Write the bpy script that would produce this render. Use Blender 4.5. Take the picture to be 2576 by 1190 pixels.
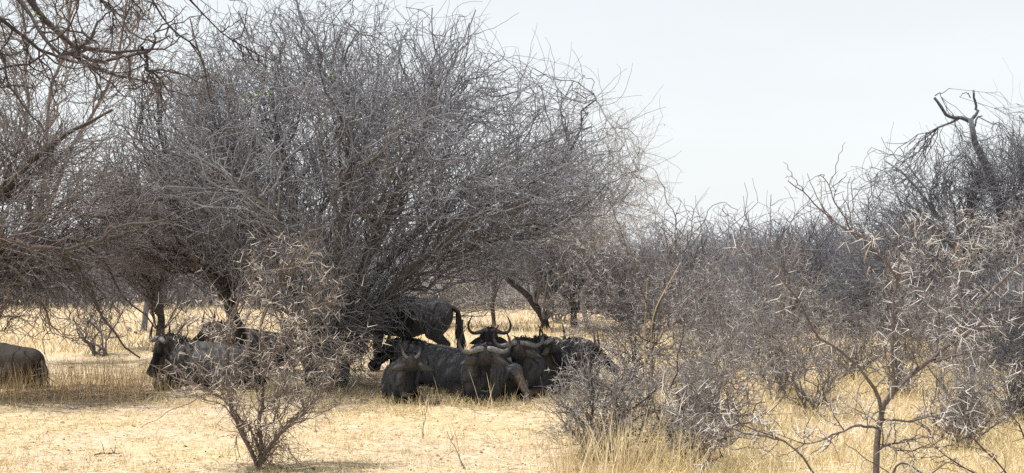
import bpy, math
import numpy as np
from mathutils import Vector, Matrix, Euler

for o in list(bpy.data.objects):
    bpy.data.objects.remove(o)
scene = bpy.context.scene
COL = scene.collection

# ------------------------------------------------------------------ camera
CAM_H, FPX, HORIZON, UC = 2.2, 3577.5, 644.0, 1288.0
cam = bpy.data.cameras.new('camera')
cam.lens = 50.0
cam.sensor_width = 36.0
cam.clip_start = 0.1
cam.clip_end = 6000
co = bpy.data.objects.new('camera', cam)
COL.objects.link(co)
co.location = (0, 0, CAM_H)
co.rotation_euler = (math.radians(90.785), 0, 0)
scene.camera = co

# ------------------------------------------------------------------ light
SUN_DIR = Vector((-0.26, -0.09, 0.95)).normalized()       # from the ground towards the sun
SUN_EL = math.asin(SUN_DIR.z)
SUN_AZ = math.atan2(SUN_DIR.x, SUN_DIR.y)
world = bpy.data.worlds.new('World')
scene.world = world
world.use_nodes = True
wn, wl = world.node_tree.nodes, world.node_tree.links
wn.clear()
wo = wn.new('ShaderNodeOutputWorld')
bg = wn.new('ShaderNodeBackground')
sky = wn.new('ShaderNodeTexSky')
sky.sky_type = 'NISHITA'
sky.sun_disc = False
sky.sun_elevation = SUN_EL
sky.sun_rotation = SUN_AZ
sky.air_density = 1.0
sky.dust_density = 2.0
sky.ozone_density = 1.0
veil = wn.new('ShaderNodeMixRGB')                          # thin even high cloud over the whole sky
veil.blend_type = 'MIX'
veil.inputs[2].default_value = (7.75, 8.05, 8.12, 1)
wtc = wn.new('ShaderNodeTexCoord')                         # the dusty veil is thick along the horizon and thins out overhead
wsep = wn.new('ShaderNodeSeparateXYZ')
wmr = wn.new('ShaderNodeMapRange')
wmr.inputs[1].default_value = 0.0
wmr.inputs[2].default_value = 0.9
wmr.inputs[3].default_value = 0.95
wmr.inputs[4].default_value = 0.25
wl.new(wtc.outputs['Generated'], wsep.inputs[0])
wl.new(wsep.outputs['Z'], wmr.inputs[0])
wl.new(wmr.outputs[0], veil.inputs[0])
wmap = wn.new('ShaderNodeMapping')                         # faint streaks of thin cloud in it
wmap.inputs['Scale'].default_value = (1.2, 1.2, 5.0)
wnz = wn.new('ShaderNodeTexNoise')
wnz.inputs['Scale'].default_value = 1.6
wnz.inputs['Detail'].default_value = 4
wr2 = wn.new('ShaderNodeMapRange')
wr2.inputs[1].default_value = 0.3
wr2.inputs[2].default_value = 0.7
wr2.inputs[3].default_value = 0.95
wr2.inputs[4].default_value = 1.05
wsc = wn.new('ShaderNodeVectorMath')
wsc.operation = 'SCALE'
wl.new(wtc.outputs['Generated'], wmap.inputs[0])
wl.new(wmap.outputs[0], wnz.inputs[0])
wl.new(wnz.outputs[0], wr2.inputs[0])
wl.new(veil.outputs[0], wsc.inputs[0])
wl.new(wr2.outputs[0], wsc.inputs['Scale'])
wl.new(wsc.outputs[0], bg.inputs[0])
wl.new(sky.outputs[0], veil.inputs[1])
bg.inputs[1].default_value = 0.10
wl.new(bg.outputs[0], wo.inputs[0])

sl = bpy.data.lights.new('sun', 'SUN')
sl.energy = 5.0
sl.angle = math.radians(0.7)
sl.color = (1.0, 0.965, 0.91)
so = bpy.data.objects.new('sun', sl)
COL.objects.link(so)
so.location = (-10, -10, 40)
so.rotation_euler = SUN_DIR.to_track_quat('Z', 'Y').to_euler()

vs = scene.view_settings
vs.view_transform = 'Standard'
vs.look = 'None'
vs.exposure = 0.35
vs.gamma = 1.0
vs.use_curve_mapping = False
scene.render.filter_size = 1.15
scene.cycles.use_denoising = False
scene.cycles.max_bounces = 5
scene.cycles.diffuse_bounces = 3


# ------------------------------------------------------------------ helpers
def at(u, v, Y):
    """picture position (2576 wide) at distance Y -> world point"""
    return np.array([(u - UC) / FPX * Y, Y, CAM_H + (HORIZON - v) / FPX * Y])


def ux(u, Y):
    return (u - UC) / FPX * Y


def gz(x, y):
    x = np.asarray(x, float)
    y = np.asarray(y, float)
    d = 0.03 * np.sin(x * 1.3 + 0.7 * np.sin(y * 0.9)) * np.cos(y * 1.1 + 0.5 * x)
    d = d + 0.018 * np.sin(x * 3.7 + y * 2.1) * np.sin(y * 3.1 - x * 1.7)
    return d * np.clip((90 - y) / 40, 0, 1) * np.clip((60 - abs(x)) / 20, 0, 1)


def unit(a):
    return a / np.maximum(np.linalg.norm(a, axis=-1, keepdims=True), 1e-9)


def mesh_data(name, V, F, mat=None, smooth=True, col=None):
    V = np.ascontiguousarray(V, np.float32)
    Fs = F if isinstance(F, list) else [F]
    Fs = [np.asarray(f, np.int32) for f in Fs if len(f)]
    me = bpy.data.meshes.new(name)
    me.vertices.add(len(V))
    me.vertices.foreach_set('co', V.ravel())
    loops = np.concatenate([f.ravel() for f in Fs])
    tot = np.concatenate([np.full(len(f), f.shape[1], np.int32) for f in Fs])
    start = np.concatenate([[0], np.cumsum(tot)[:-1]]).astype(np.int32)
    me.loops.add(len(loops))
    me.loops.foreach_set('vertex_index', loops)
    me.polygons.add(len(tot))
    me.polygons.foreach_set('loop_start', start)
    me.polygons.foreach_set('use_smooth', np.full(len(tot), smooth, bool))
    me.update(calc_edges=True)
    if col is not None:
        a = me.attributes.new('Col', 'FLOAT_COLOR', 'POINT')
        c = np.ones((len(V), 4), np.float32)
        c[:, :3] = col
        a.data.foreach_set('color', c.ravel())
    if mat is not None:
        me.materials.append(mat)
    return me


def link(name, me, parent=None, **props):
    o = bpy.data.objects.new(name, me)
    COL.objects.link(o)
    if parent is not None:
        o.parent = parent
    for k, v in props.items():
        o[k] = v
    return o


def thing(name, label, cat, loc, group=None, rz=0.0, sc=1.0):
    o = bpy.data.objects.new(name, None)
    COL.objects.link(o)
    o.location = [float(c) for c in loc]
    o.rotation_euler = (0, 0, rz)
    o.scale = (sc, sc, sc)
    o.empty_display_size = 0.2
    o['label'] = label
    o['category'] = cat
    if group:
        o['group'] = group
    return o


def tubes(P, R, sides, rng):
    """P (N,K,3) centre lines, R (N,K) radii -> verts, quads"""
    N, K, _ = P.shape
    T = np.empty_like(P)
    T[:, 1:-1] = P[:, 2:] - P[:, :-2]
    T[:, 0] = P[:, 1] - P[:, 0]
    T[:, -1] = P[:, -1] - P[:, -2]
    T = unit(T)
    mean = unit(P[:, -1] - P[:, 0])
    ref = unit(np.cross(mean, rng.normal(size=(N, 3))))[:, None, :]
    U = unit(np.cross(T, np.broadcast_to(ref, T.shape)))
    W = np.cross(T, U)
    a = np.arange(sides) * (2 * math.pi / sides)
    V = P[:, :, None, :] + R[:, :, None, None] * (np.cos(a)[None, None, :, None] * U[:, :, None, :] + np.sin(a)[None, None, :, None] * W[:, :, None, :])
    i = np.arange(N)[:, None, None] * (K * sides) + np.arange(K - 1)[None, :, None] * sides + np.arange(sides)[None, None, :]
    j = np.arange(N)[:, None, None] * (K * sides) + np.arange(K - 1)[None, :, None] * sides + ((np.arange(sides) + 1) % sides)[None, None, :]
    Q = np.stack([i, j, j + sides, i + sides], -1).reshape(-1, 4)
    return V.reshape(-1, 3), Q


def join(parts):
    V, F, n = [], [], 0
    for v, f in parts:
        V.append(v)
        F.append(f + n)
        n += len(v)
    return np.concatenate(V), np.concatenate(F)


def spline(ctrl, K):
    c = np.asarray(ctrl, float)
    if len(c) == 2:
        t = np.linspace(0, 1, K)[:, None]
        return c[0] * (1 - t) + c[1] * t
    p = np.vstack([2 * c[0] - c[1], c, 2 * c[-1] - c[-2]])
    seg = np.linalg.norm(np.diff(c, axis=0), axis=1)
    s = np.concatenate([[0], np.cumsum(seg)])
    q = np.linspace(0, s[-1], K)
    i = np.clip(np.searchsorted(s, q, 'right') - 1, 0, len(c) - 2)
    t = ((q - s[i]) / seg[i])[:, None]
    a, b, d, e = p[i], p[i + 1], p[i + 2], p[i + 3]
    return 0.5 * (2 * b + (d - a) * t + (2 * a - 5 * b + 4 * d - e) * t * t + (3 * b - a - 3 * d + e) * t ** 3)


# ------------------------------------------------------------------ materials
def new_mat(name):
    m = bpy.data.materials.new(name)
    m.use_nodes = True
    n, l = m.node_tree.nodes, m.node_tree.links
    return m, n, l, n['Principled BSDF']


def bark(name, c1, c2, rough=0.9, fine=60, coarse=2.5, bump=0.0):
    m, n, l, b = new_mat(name)
    tc = n.new('ShaderNodeTexCoord')
    n1 = n.new('ShaderNodeTexNoise')
    n1.inputs['Scale'].default_value = coarse
    n1.inputs['Detail'].default_value = 3
    n2 = n.new('ShaderNodeTexNoise')
    n2.inputs['Scale'].default_value = fine
    mx = n.new('ShaderNodeMath')
    mx.operation = 'MULTIPLY_ADD'
    mx.inputs[1].default_value = 0.5
    rp = n.new('ShaderNodeValToRGB')
    rp.color_ramp.elements[0].position = 0.52
    rp.color_ramp.elements[1].position = 1.0
    rp.color_ramp.elements[0].color = (*c1, 1)
    rp.color_ramp.elements[1].color = (*c2, 1)
    l.new(tc.outputs['Object'], n1.inputs[0])
    l.new(tc.outputs['Object'], n2.inputs[0])
    l.new(n1.outputs[0], mx.inputs[0])
    l.new(n2.outputs[0], mx.inputs[2])
    l.new(mx.outputs[0], rp.inputs[0])
    l.new(rp.outputs[0], b.inputs['Base Color'])
    b.inputs['Roughness'].default_value = rough
    if bump:
        bp = n.new('ShaderNodeBump')
        bp.inputs['Strength'].default_value = bump
        bp.inputs['Distance'].default_value = 0.02
        l.new(n2.outputs[0], bp.inputs['Height'])
        l.new(bp.outputs[0], b.inputs['Normal'])
    return m


def vcol_mat(name, rough=0.85, noise=0.25, scale=30, stretch=(1, 1, 1), sheen=0.0, spec=0.3):
    m, n, l, b = new_mat(name)
    at_ = n.new('ShaderNodeAttribute')
    at_.attribute_name = 'Col'
    tc = n.new('ShaderNodeTexCoord')
    mp = n.new('ShaderNodeMapping')
    mp.inputs['Scale'].default_value = stretch
    nz = n.new('ShaderNodeTexNoise')
    nz.inputs['Scale'].default_value = scale
    nz.inputs['Detail'].default_value = 4
    rp = n.new('ShaderNodeMapRange')
    rp.inputs[1].default_value = 0.3
    rp.inputs[2].default_value = 0.7
    rp.inputs[3].default_value = 1 - noise
    rp.inputs[4].default_value = 1 + noise
    mx = n.new('ShaderNodeVectorMath')
    mx.operation = 'SCALE'
    l.new(tc.outputs['Object'], mp.inputs[0])
    l.new(mp.outputs[0], nz.inputs[0])
    l.new(nz.outputs[0], rp.inputs[0])
    l.new(at_.outputs['Color'], mx.inputs[0])
    l.new(rp.outputs[0], mx.inputs['Scale'])
    l.new(mx.outputs[0], b.inputs['Base Color'])
    b.inputs['Roughness'].default_value = rough
    b.inputs['Sheen Weight'].default_value = sheen
    b.inputs['Specular IOR Level'].default_value = spec
    return m


def flat_mat(name, c, rough=0.7):
    m, n, l, b = new_mat(name)
    nz = n.new('ShaderNodeTexNoise')
    nz.inputs['Scale'].default_value = 25
    rp = n.new('ShaderNodeValToRGB')
    rp.color_ramp.elements[0].color = (*[x * 0.75 for x in c], 1)
    rp.color_ramp.elements[1].color = (*[min(1, x * 1.2) for x in c], 1)
    l.new(nz.outputs[0], rp.inputs[0])
    l.new(rp.outputs[0], b.inputs['Base Color'])
    b.inputs['Roughness'].default_value = rough
    return m


M_GREY = bark('grey_twig_bark', (0.082, 0.083, 0.094), (0.30, 0.302, 0.326))
M_DARK = bark('dark_trunk_bark', (0.018, 0.016, 0.016), (0.066, 0.058, 0.055), bump=0.6)
M_BROWN = bark('brown_twig_bark', (0.072, 0.064, 0.065), (0.25, 0.228, 0.226))
M_RED = bark('reddish_bark', (0.060, 0.048, 0.045), (0.165, 0.135, 0.125))
M_TAN = bark('tan_bark', (0.16, 0.11, 0.085), (0.34, 0.27, 0.22))
M_PALE = bark('pale_bark', (0.24, 0.225, 0.215), (0.55, 0.52, 0.50))
M_SLATE = bark('slate_bark', (0.065, 0.067, 0.080), (0.21, 0.213, 0.235))
M_FAR = bark('far_thicket_bark', (0.11, 0.107, 0.120), (0.26, 0.255, 0.28))
M_STEM = bark('grey_stem_bark', (0.038, 0.036, 0.038), (0.14, 0.132, 0.135), bump=.4)
M_DKBROWN = bark('dark_brown_bark', (0.035, 0.027, 0.024), (0.125, 0.098, 0.085), bump=.4)
M_SNAG = bark('weathered_bark', (0.035, 0.039, 0.048), (0.15, 0.155, 0.17), bump=0.5, fine=25)
M_BUSH = bark('bush_twig_bark', (0.070, 0.061, 0.057), (0.30, 0.27, 0.252))
M_THORN = flat_mat('thorn_white', (0.66, 0.64, 0.61), 0.45)
M_TANTWIG = bark('tan_twig_bark', (0.075, 0.062, 0.055), (0.235, 0.20, 0.178))
M_REDLIT = bark('red_brown_bark', (0.070, 0.049, 0.042), (0.20, 0.148, 0.126))
M_THORN_TAN = flat_mat('thorn_tan', (0.74, 0.67, 0.58), 0.5)
M_LEAF = flat_mat('fresh_leaf_green', (0.20, 0.30, 0.07), 0.6)
M_POD = flat_mat('dry_pod', (0.36, 0.25, 0.15), 0.6)
M_DRYLEAF = flat_mat('pale_dry_leaf', (0.62, 0.53, 0.40), 0.7)
M_FUR = vcol_mat('wildebeest_coat', rough=0.75, noise=0.20, scale=30, stretch=(2.2, 2.2, 0.6), spec=0.22)
M_HAIR = flat_mat('black_hair', (0.016, 0.015, 0.016), 0.55)
M_HORN = vcol_mat('horn', rough=0.45, noise=0.2, scale=40)
M_EYE = flat_mat('eye', (0.01, 0.008, 0.006), 0.15)
M_GRASS = vcol_mat('dry_grass', rough=0.8, noise=0.12, scale=3)


def ground_mat():
    m, n, l, b = new_mat('sandy_ground')
    tc = n.new('ShaderNodeTexCoord')

    def noise(scale, detail=4):
        z = n.new('ShaderNodeTexNoise')
        z.inputs['Scale'].default_value = scale
        z.inputs['Detail'].default_value = detail
        l.new(tc.outputs['Object'], z.inputs[0])
        return z

    def ramp(src, p0, p1, c0, c1):
        r = n.new('ShaderNodeValToRGB')
        e = r.color_ramp.elements
        e[0].position, e[1].position = p0, p1
        e[0].color, e[1].color = (*c0, 1), (*c1, 1)
        l.new(src, r.inputs[0])
        return r
    big = ramp(noise(0.35).outputs[0], 0.38, 0.62, (0.63, 0.515, 0.385), (0.65, 0.53, 0.335))
    mid = ramp(noise(9, 5).outputs[0], 0.35, 0.65, (0.80, 0.76, 0.70), (1.0, 1.0, 1.0))
    fine = ramp(noise(85, 3).outputs[0], 0.36, 0.56, (0.55, 0.50, 0.45), (1, 1, 1))
    x1 = n.new('ShaderNodeMixRGB')
    x1.blend_type = 'MULTIPLY'
    x1.inputs[0].default_value = 1
    x2 = n.new('ShaderNodeMixRGB')
    x2.blend_type = 'MULTIPLY'
    x2.inputs[0].default_value = 1
    l.new(big.outputs[0], x1.inputs[1])
    l.new(mid.outputs[0], x1.inputs[2])
    l.new(x1.outputs[0], x2.inputs[1])
    l.new(fine.outputs[0], x2.inputs[2])
    l.new(x2.outputs[0], b.inputs['Base Color'])
    b.inputs['Roughness'].default_value = 0.95
    bp = n.new('ShaderNodeBump')
    bp.inputs['Strength'].default_value = 0.5
    bp.inputs['Distance'].default_value = 0.02
    l.new(noise(60, 4).outputs[0], bp.inputs['Height'])
    l.new(bp.outputs[0], b.inputs['Normal'])
    return m


# ------------------------------------------------------------------ ground
gx = np.concatenate([[-3000, -800, -250, -120, -60, -35], np.arange(-20, 20.01, 0.25), [35, 60, 120, 250, 800, 3000]])
gy = np.concatenate([[-400, -100, -20, 0, 6], np.arange(10, 40.01, 0.25), np.arange(41, 70, 2), [80, 95, 120, 180, 300, 700, 1500, 4000]])
GX, GY = np.meshgrid(gx, gy, indexing='ij')
GV = np.stack([GX, GY, gz(GX, GY)], -1).reshape(-1, 3)
nx_, ny_ = len(gx), len(gy)
I = (np.arange(nx_ - 1)[:, None] * ny_ + np.arange(ny_ - 1)[None, :]).ravel()
link('ground', mesh_data('ground', GV, np.stack([I, I + ny_, I + ny_ + 1, I + 1], -1), ground_mat()), kind='structure')


# ------------------------------------------------------------------ trees
def in_poly(p, poly):
    x, y = p[:, 0][:, None], p[:, 1][:, None]
    x0, y0 = poly[:, 0][None], poly[:, 1][None]
    x1, y1 = np.roll(poly[:, 0], -1)[None], np.roll(poly[:, 1], -1)[None]
    c = ((y0 > y) != (y1 > y)) & (x < (x1 - x0) * (y - y0) / (y1 - y0 + 1e-12) + x0)
    return c.sum(1) % 2 == 1


def poly_dist(p, poly):
    a = poly[None]
    b = np.roll(poly, -1, 0)[None]
    ab = b - a
    t = np.clip(((p[:, None] - a) * ab).sum(-1) / (ab ** 2).sum(-1), 0, 1)
    return np.linalg.norm(p[:, None] - a - t[..., None] * ab, axis=-1).min(1)


def crown_pts(poly_uv, Y0, n, dmax, dfull, rng, y_bias=0.0, power=0.5, zmin=0.15, edge=0.0):
    """n points filling a crown whose outline, seen from the front, is the polygon"""
    poly = np.array([at(u, v, Y0)[[0, 2]] for u, v in poly_uv])
    lo, hi = poly.min(0), poly.max(0)
    out = []
    k = 0
    while k < n:
        p = lo + (hi - lo) * rng.random((n * 2, 2))
        p = p[in_poly(p, poly)]
        if edge:
            p = p[rng.random(len(p)) < np.clip(.12 + poly_dist(p, poly) / edge, 0, 1)]
        out.append(p)
        k += len(p)
    p = np.concatenate(out)[:n]
    d = dmax * np.minimum(1, poly_dist(p, poly) / dfull) ** power
    y = Y0 + y_bias + d * rng.uniform(-1, 1, n)
    return np.stack([p[:, 0], y, np.maximum(p[:, 1], zmin)], -1)


class Plant:
    def __init__(self, seed):
        self.rng = np.random.default_rng(seed)
        self.levels = []           # (P, R, sides)
        self.nodes = []            # per level (pos, dir, rad)

    def _push(self, P, R, sides):
        self.levels.append((P, R, sides))
        T = np.empty_like(P)
        T[:, :-1] = P[:, 1:] - P[:, :-1]
        T[:, -1] = T[:, -2]
        T = unit(T)
        s = slice(1, None)
        self.nodes.append((P[:, s].reshape(-1, 3), T[:, s].reshape(-1, 3), R[:, s].reshape(-1)))

    def stems(self, paths, radii, K=14, sides=8, wob=0.03):
        P = np.stack([spline(c, K) for c in paths])
        w = np.cumsum(self.rng.normal(size=P.shape), 1)
        w -= w[:, :1]
        P = P + w * wob / math.sqrt(K)
        R = np.stack([np.linspace(a, b, K) for a, b in radii])
        R *= 1 + 0.08 * self.rng.normal(size=R.shape)
        self._push(P, R, sides)

    def _nodes(self, use):
        a = [self.nodes[i] for i in use]
        return [np.concatenate([x[k] for x in a]) for k in range(3)]

    def to_targets(self, T, L, K, r0, r1, sides, use, wob=0.08, trop=0.15, straight=0.5, ang=0.8):
        rng = self.rng
        Np, Nd, Nr = self._nodes(use)
        pick = np.empty(len(T), int)
        ch = max(1, 4_000_000 // len(Np))
        for i in range(0, len(T), ch):
            t = T[i:i + ch]
            dv = t[:, None] - Np[None]
            d = np.linalg.norm(dv, axis=-1) + 1e-6
            ca = (dv * Nd[None]).sum(-1) / d
            cost = np.abs(d - L) / L + ang * (1 - ca) + 0.35 * rng.random(d.shape) + np.where(d < 0.3 * L, 1.0, 0)
            pick[i:i + ch] = cost.argmin(1)
        p0, d0, rr = Np[pick], Nd[pick], Nr[pick]
        dv = T - p0
        D = np.linalg.norm(dv, axis=-1, keepdims=True)
        e = dv / np.maximum(D, 1e-6)
        m0 = unit(d0 * 0.6 + e * 0.6 + rng.normal(size=e.shape) * 0.15) * D
        m1 = unit(e + np.array([0, 0, trop]) + rng.normal(size=e.shape) * (1 - straight) * 0.6) * D
        t = np.linspace(0, 1, K)[None, :, None]
        P = (2 * t ** 3 - 3 * t ** 2 + 1) * p0[:, None] + (t ** 3 - 2 * t ** 2 + t) * m0[:, None] + (-2 * t ** 3 + 3 * t ** 2) * T[:, None] + (t ** 3 - t ** 2) * m1[:, None]
        w = np.cumsum(rng.normal(size=P.shape), 1)
        w -= w[:, :1]
        P = P + w * (wob / math.sqrt(K)) * D[:, None]
        P[..., 2] = np.maximum(P[..., 2], 0.03)
        rs = np.minimum(r0 * rng.uniform(0.7, 1.25, len(T)), 0.8 * rr)
        re = np.minimum(r1, rs * 0.7)
        R = rs[:, None] + (re - rs)[:, None] * np.linspace(0, 1, K)[None]
        self._push(P, R, sides)

    def twigs(self, n, len_rng, K, r0, r1, use, spread=0.9, trop=0.0, curl=0.15, sides=3, zig=0.0, out=None, tmin=0.0):
        rng = self.rng
        Np, Nd, Nr = self._nodes(use)
        ok = np.arange(len(Np))
        i = rng.choice(ok, n)
        p, d = Np[i].copy(), Nd[i]
        side = unit(np.cross(d, rng.normal(size=d.shape)))
        d = unit(d * (1 - 0.5 * spread) + side * spread * rng.uniform(0.5, 1.2, (n, 1)))
        if out is not None:
            d = unit(d + 0.5 * unit(p - out))
        L = rng.uniform(*len_rng, n) * rng.uniform(0.6, 1.1, n)
        st = (L / (K - 1))[:, None]
        bend = rng.normal(size=d.shape) * curl
        bend[:, 2] += trop
        P = [p]
        s = 1
        zz = unit(np.cross(d, rng.normal(size=d.shape)))
        for k in range(K - 1):
            d = unit(d + bend + rng.normal(size=d.shape) * curl * 0.8)
            step = d * st
            if zig:
                step = step + zz * st * zig * s
                s = -s
            p = p + step
            P.append(p)
        P = np.stack(P, 1)
        P[..., 2] = np.maximum(P[..., 2], 0.02)
        rs = np.minimum(r0 * rng.uniform(0.75, 1.3, n), Nr[i] * 0.9)
        R = rs[:, None] * np.linspace(1, r1 / r0, K)[None]
        self._push(P, R, sides)

    def geo(self, idx, base):
        v, f = join([tubes(*self.levels[i], self.rng) for i in idx])
        return v - base, f

    def build_levels(self, root, base, spec):
        """spec: list of (part name, level indices, material, as single pieces?, stuff?)"""
        base = np.asarray(base, float)
        for name, idx, mat, single, stuff in spec:
            if single:
                for i in idx:
                    P, R, s = self.levels[i]
                    for k in range(len(P)):
                        v, f = tubes(P[k:k + 1], R[k:k + 1], s, self.rng)
                        cap = np.array([list(range(len(v) - s, len(v)))])
                        link(name, mesh_data(name, v - base, [f, cap], mat), root)
            else:
                v, f = self.geo(idx, base)
                o = link(name, mesh_data(name, v, f, mat), root)
                if stuff:
                    o['kind'] = 'stuff'

    def thorn_sites(self, n, use, rmin=0.0, rmax=1.0, tip=True):
        """pairs of thorns at nodes of the twigs -> base points, directions"""
        rng = self.rng
        Ps, Ts, Rs = [], [], []
        for i in use:
            P, R, s = self.levels[i]
            a, b = P[:, :-1].reshape(-1, 3), P[:, 1:].reshape(-1, 3)
            Ps.append(np.stack([a, b], 1))
            Rs.append(R[:, :-1].reshape(-1))
        seg, rad = np.concatenate(Ps), np.concatenate(Rs)
        Ls = np.linalg.norm(seg[:, 1] - seg[:, 0], axis=1)
        i = rng.choice(len(seg), n, p=Ls / Ls.sum())
        t = rng.random((n, 1))
        p = seg[i, 0] * (1 - t) + seg[i, 1] * t
        d = unit(seg[i, 1] - seg[i, 0])
        u = unit(np.cross(d, rng.normal(size=d.shape)))
        w = np.cross(d, u)
        a = rng.uniform(0.6, 1.0, (n, 1))
        d1 = unit(u * np.cos(a) + w * np.sin(a) + d * rng.normal(0.15, 0.3, (n, 1)))
        d2 = unit(-u * np.cos(a) + w * np.sin(a) + d * rng.normal(0.15, 0.3, (n, 1)))
        return np.concatenate([p, p]), np.concatenate([d1, d2])


def thorn_mesh_unit():
    s = 4
    rings = [(0, 0.030), (0.35, 0.021), (0.75, 0.011)]
    V = [[r * math.cos(k * math.pi / 2) + 0.05 * z * z, r * math.sin(k * math.pi / 2), z] for z, r in rings for k in range(s)]
    V.append([0.05, 0, 1])
    F = [[i * s + k, i * s + (k + 1) % s, (i + 1) * s + (k + 1) % s, (i + 1) * s + k] for i in range(2) for k in range(s)]
    T = [[8 + k, 8 + (k + 1) % s, 12] for k in range(s)]
    return mesh_data('thorn', np.array(V, float), [np.array(F), np.array(T)], M_THORN)


THORN_ME = thorn_mesh_unit()


THORN_TAN_ME = THORN_ME.copy()
THORN_TAN_ME.materials[0] = M_THORN_TAN


def add_thorns(root, base, p, d, L, rng, single=300, thick=1.0, mat=None):
    base = np.asarray(base, float)
    size = L / p[:, 1] * np.sqrt(np.maximum(0.05, 1 - (d[:, 1]) ** 2))
    inside = (np.abs(p[:, 0] / p[:, 1]) < 0.355) & ((p[:, 2] - CAM_H) / p[:, 1] > -0.15)
    order = np.argsort(-(size * np.where(inside, 1, 0.01)))
    for i in order[:single]:
        o = bpy.data.objects.new('thorn', THORN_TAN_ME if mat else THORN_ME)
        COL.objects.link(o)
        o.parent = root
        o.location = p[i] - base
        o.rotation_mode = 'QUATERNION'
        q = Vector(d[i]).to_track_quat('Z', 'Y')
        o.rotation_quaternion = q
        o.scale = (L[i] * thick, L[i] * thick, L[i])
    rest = order[single:]
    if len(rest):
        n = len(rest)
        P = np.stack([p[rest], p[rest] + d[rest] * (L[rest] * 0.5)[:, None], p[rest] + d[rest] * L[rest][:, None]], 1)
        R = np.stack([0.028 * L[rest], 0.017 * L[rest], 0.002 * L[rest]], 1) * thick
        v, f = tubes(P, R, 3, rng)
        link('thorns', mesh_data('thorns', v - base, f, mat or M_THORN), root, kind='stuff')


def leaf_cluster(root, name, c, base, size, n, mat, rng):
    """a sprig of small leaves"""
    V, F = [np.array(c, float)], []
    for k in range(n):                                     # leaves fan out from one node of the twig
        a = unit(rng.normal(size=3) + np.array([0, 0, .3]))
        b = unit(np.cross(a, rng.normal(size=3)))
        l, w = size * rng.uniform(1.0, 2.2), size * 0.28
        i = len(V)
        m = c + a * l * .5
        V += [m + b * w, c + a * l, m - b * w, m + np.cross(a, b) * w * 0.4]
        F += [[0, i, i + 3], [i, i + 1, i + 3], [i + 1, i + 2, i + 3], [i + 2, 0, i + 3]]
    link(name, mesh_data(name, np.array(V) - base, np.array(F), mat), root)


def uvs(Y, *pts):
    return [at(p[0], p[1], Y + (p[2] if len(p) > 2 else 0)) for p in pts]


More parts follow.
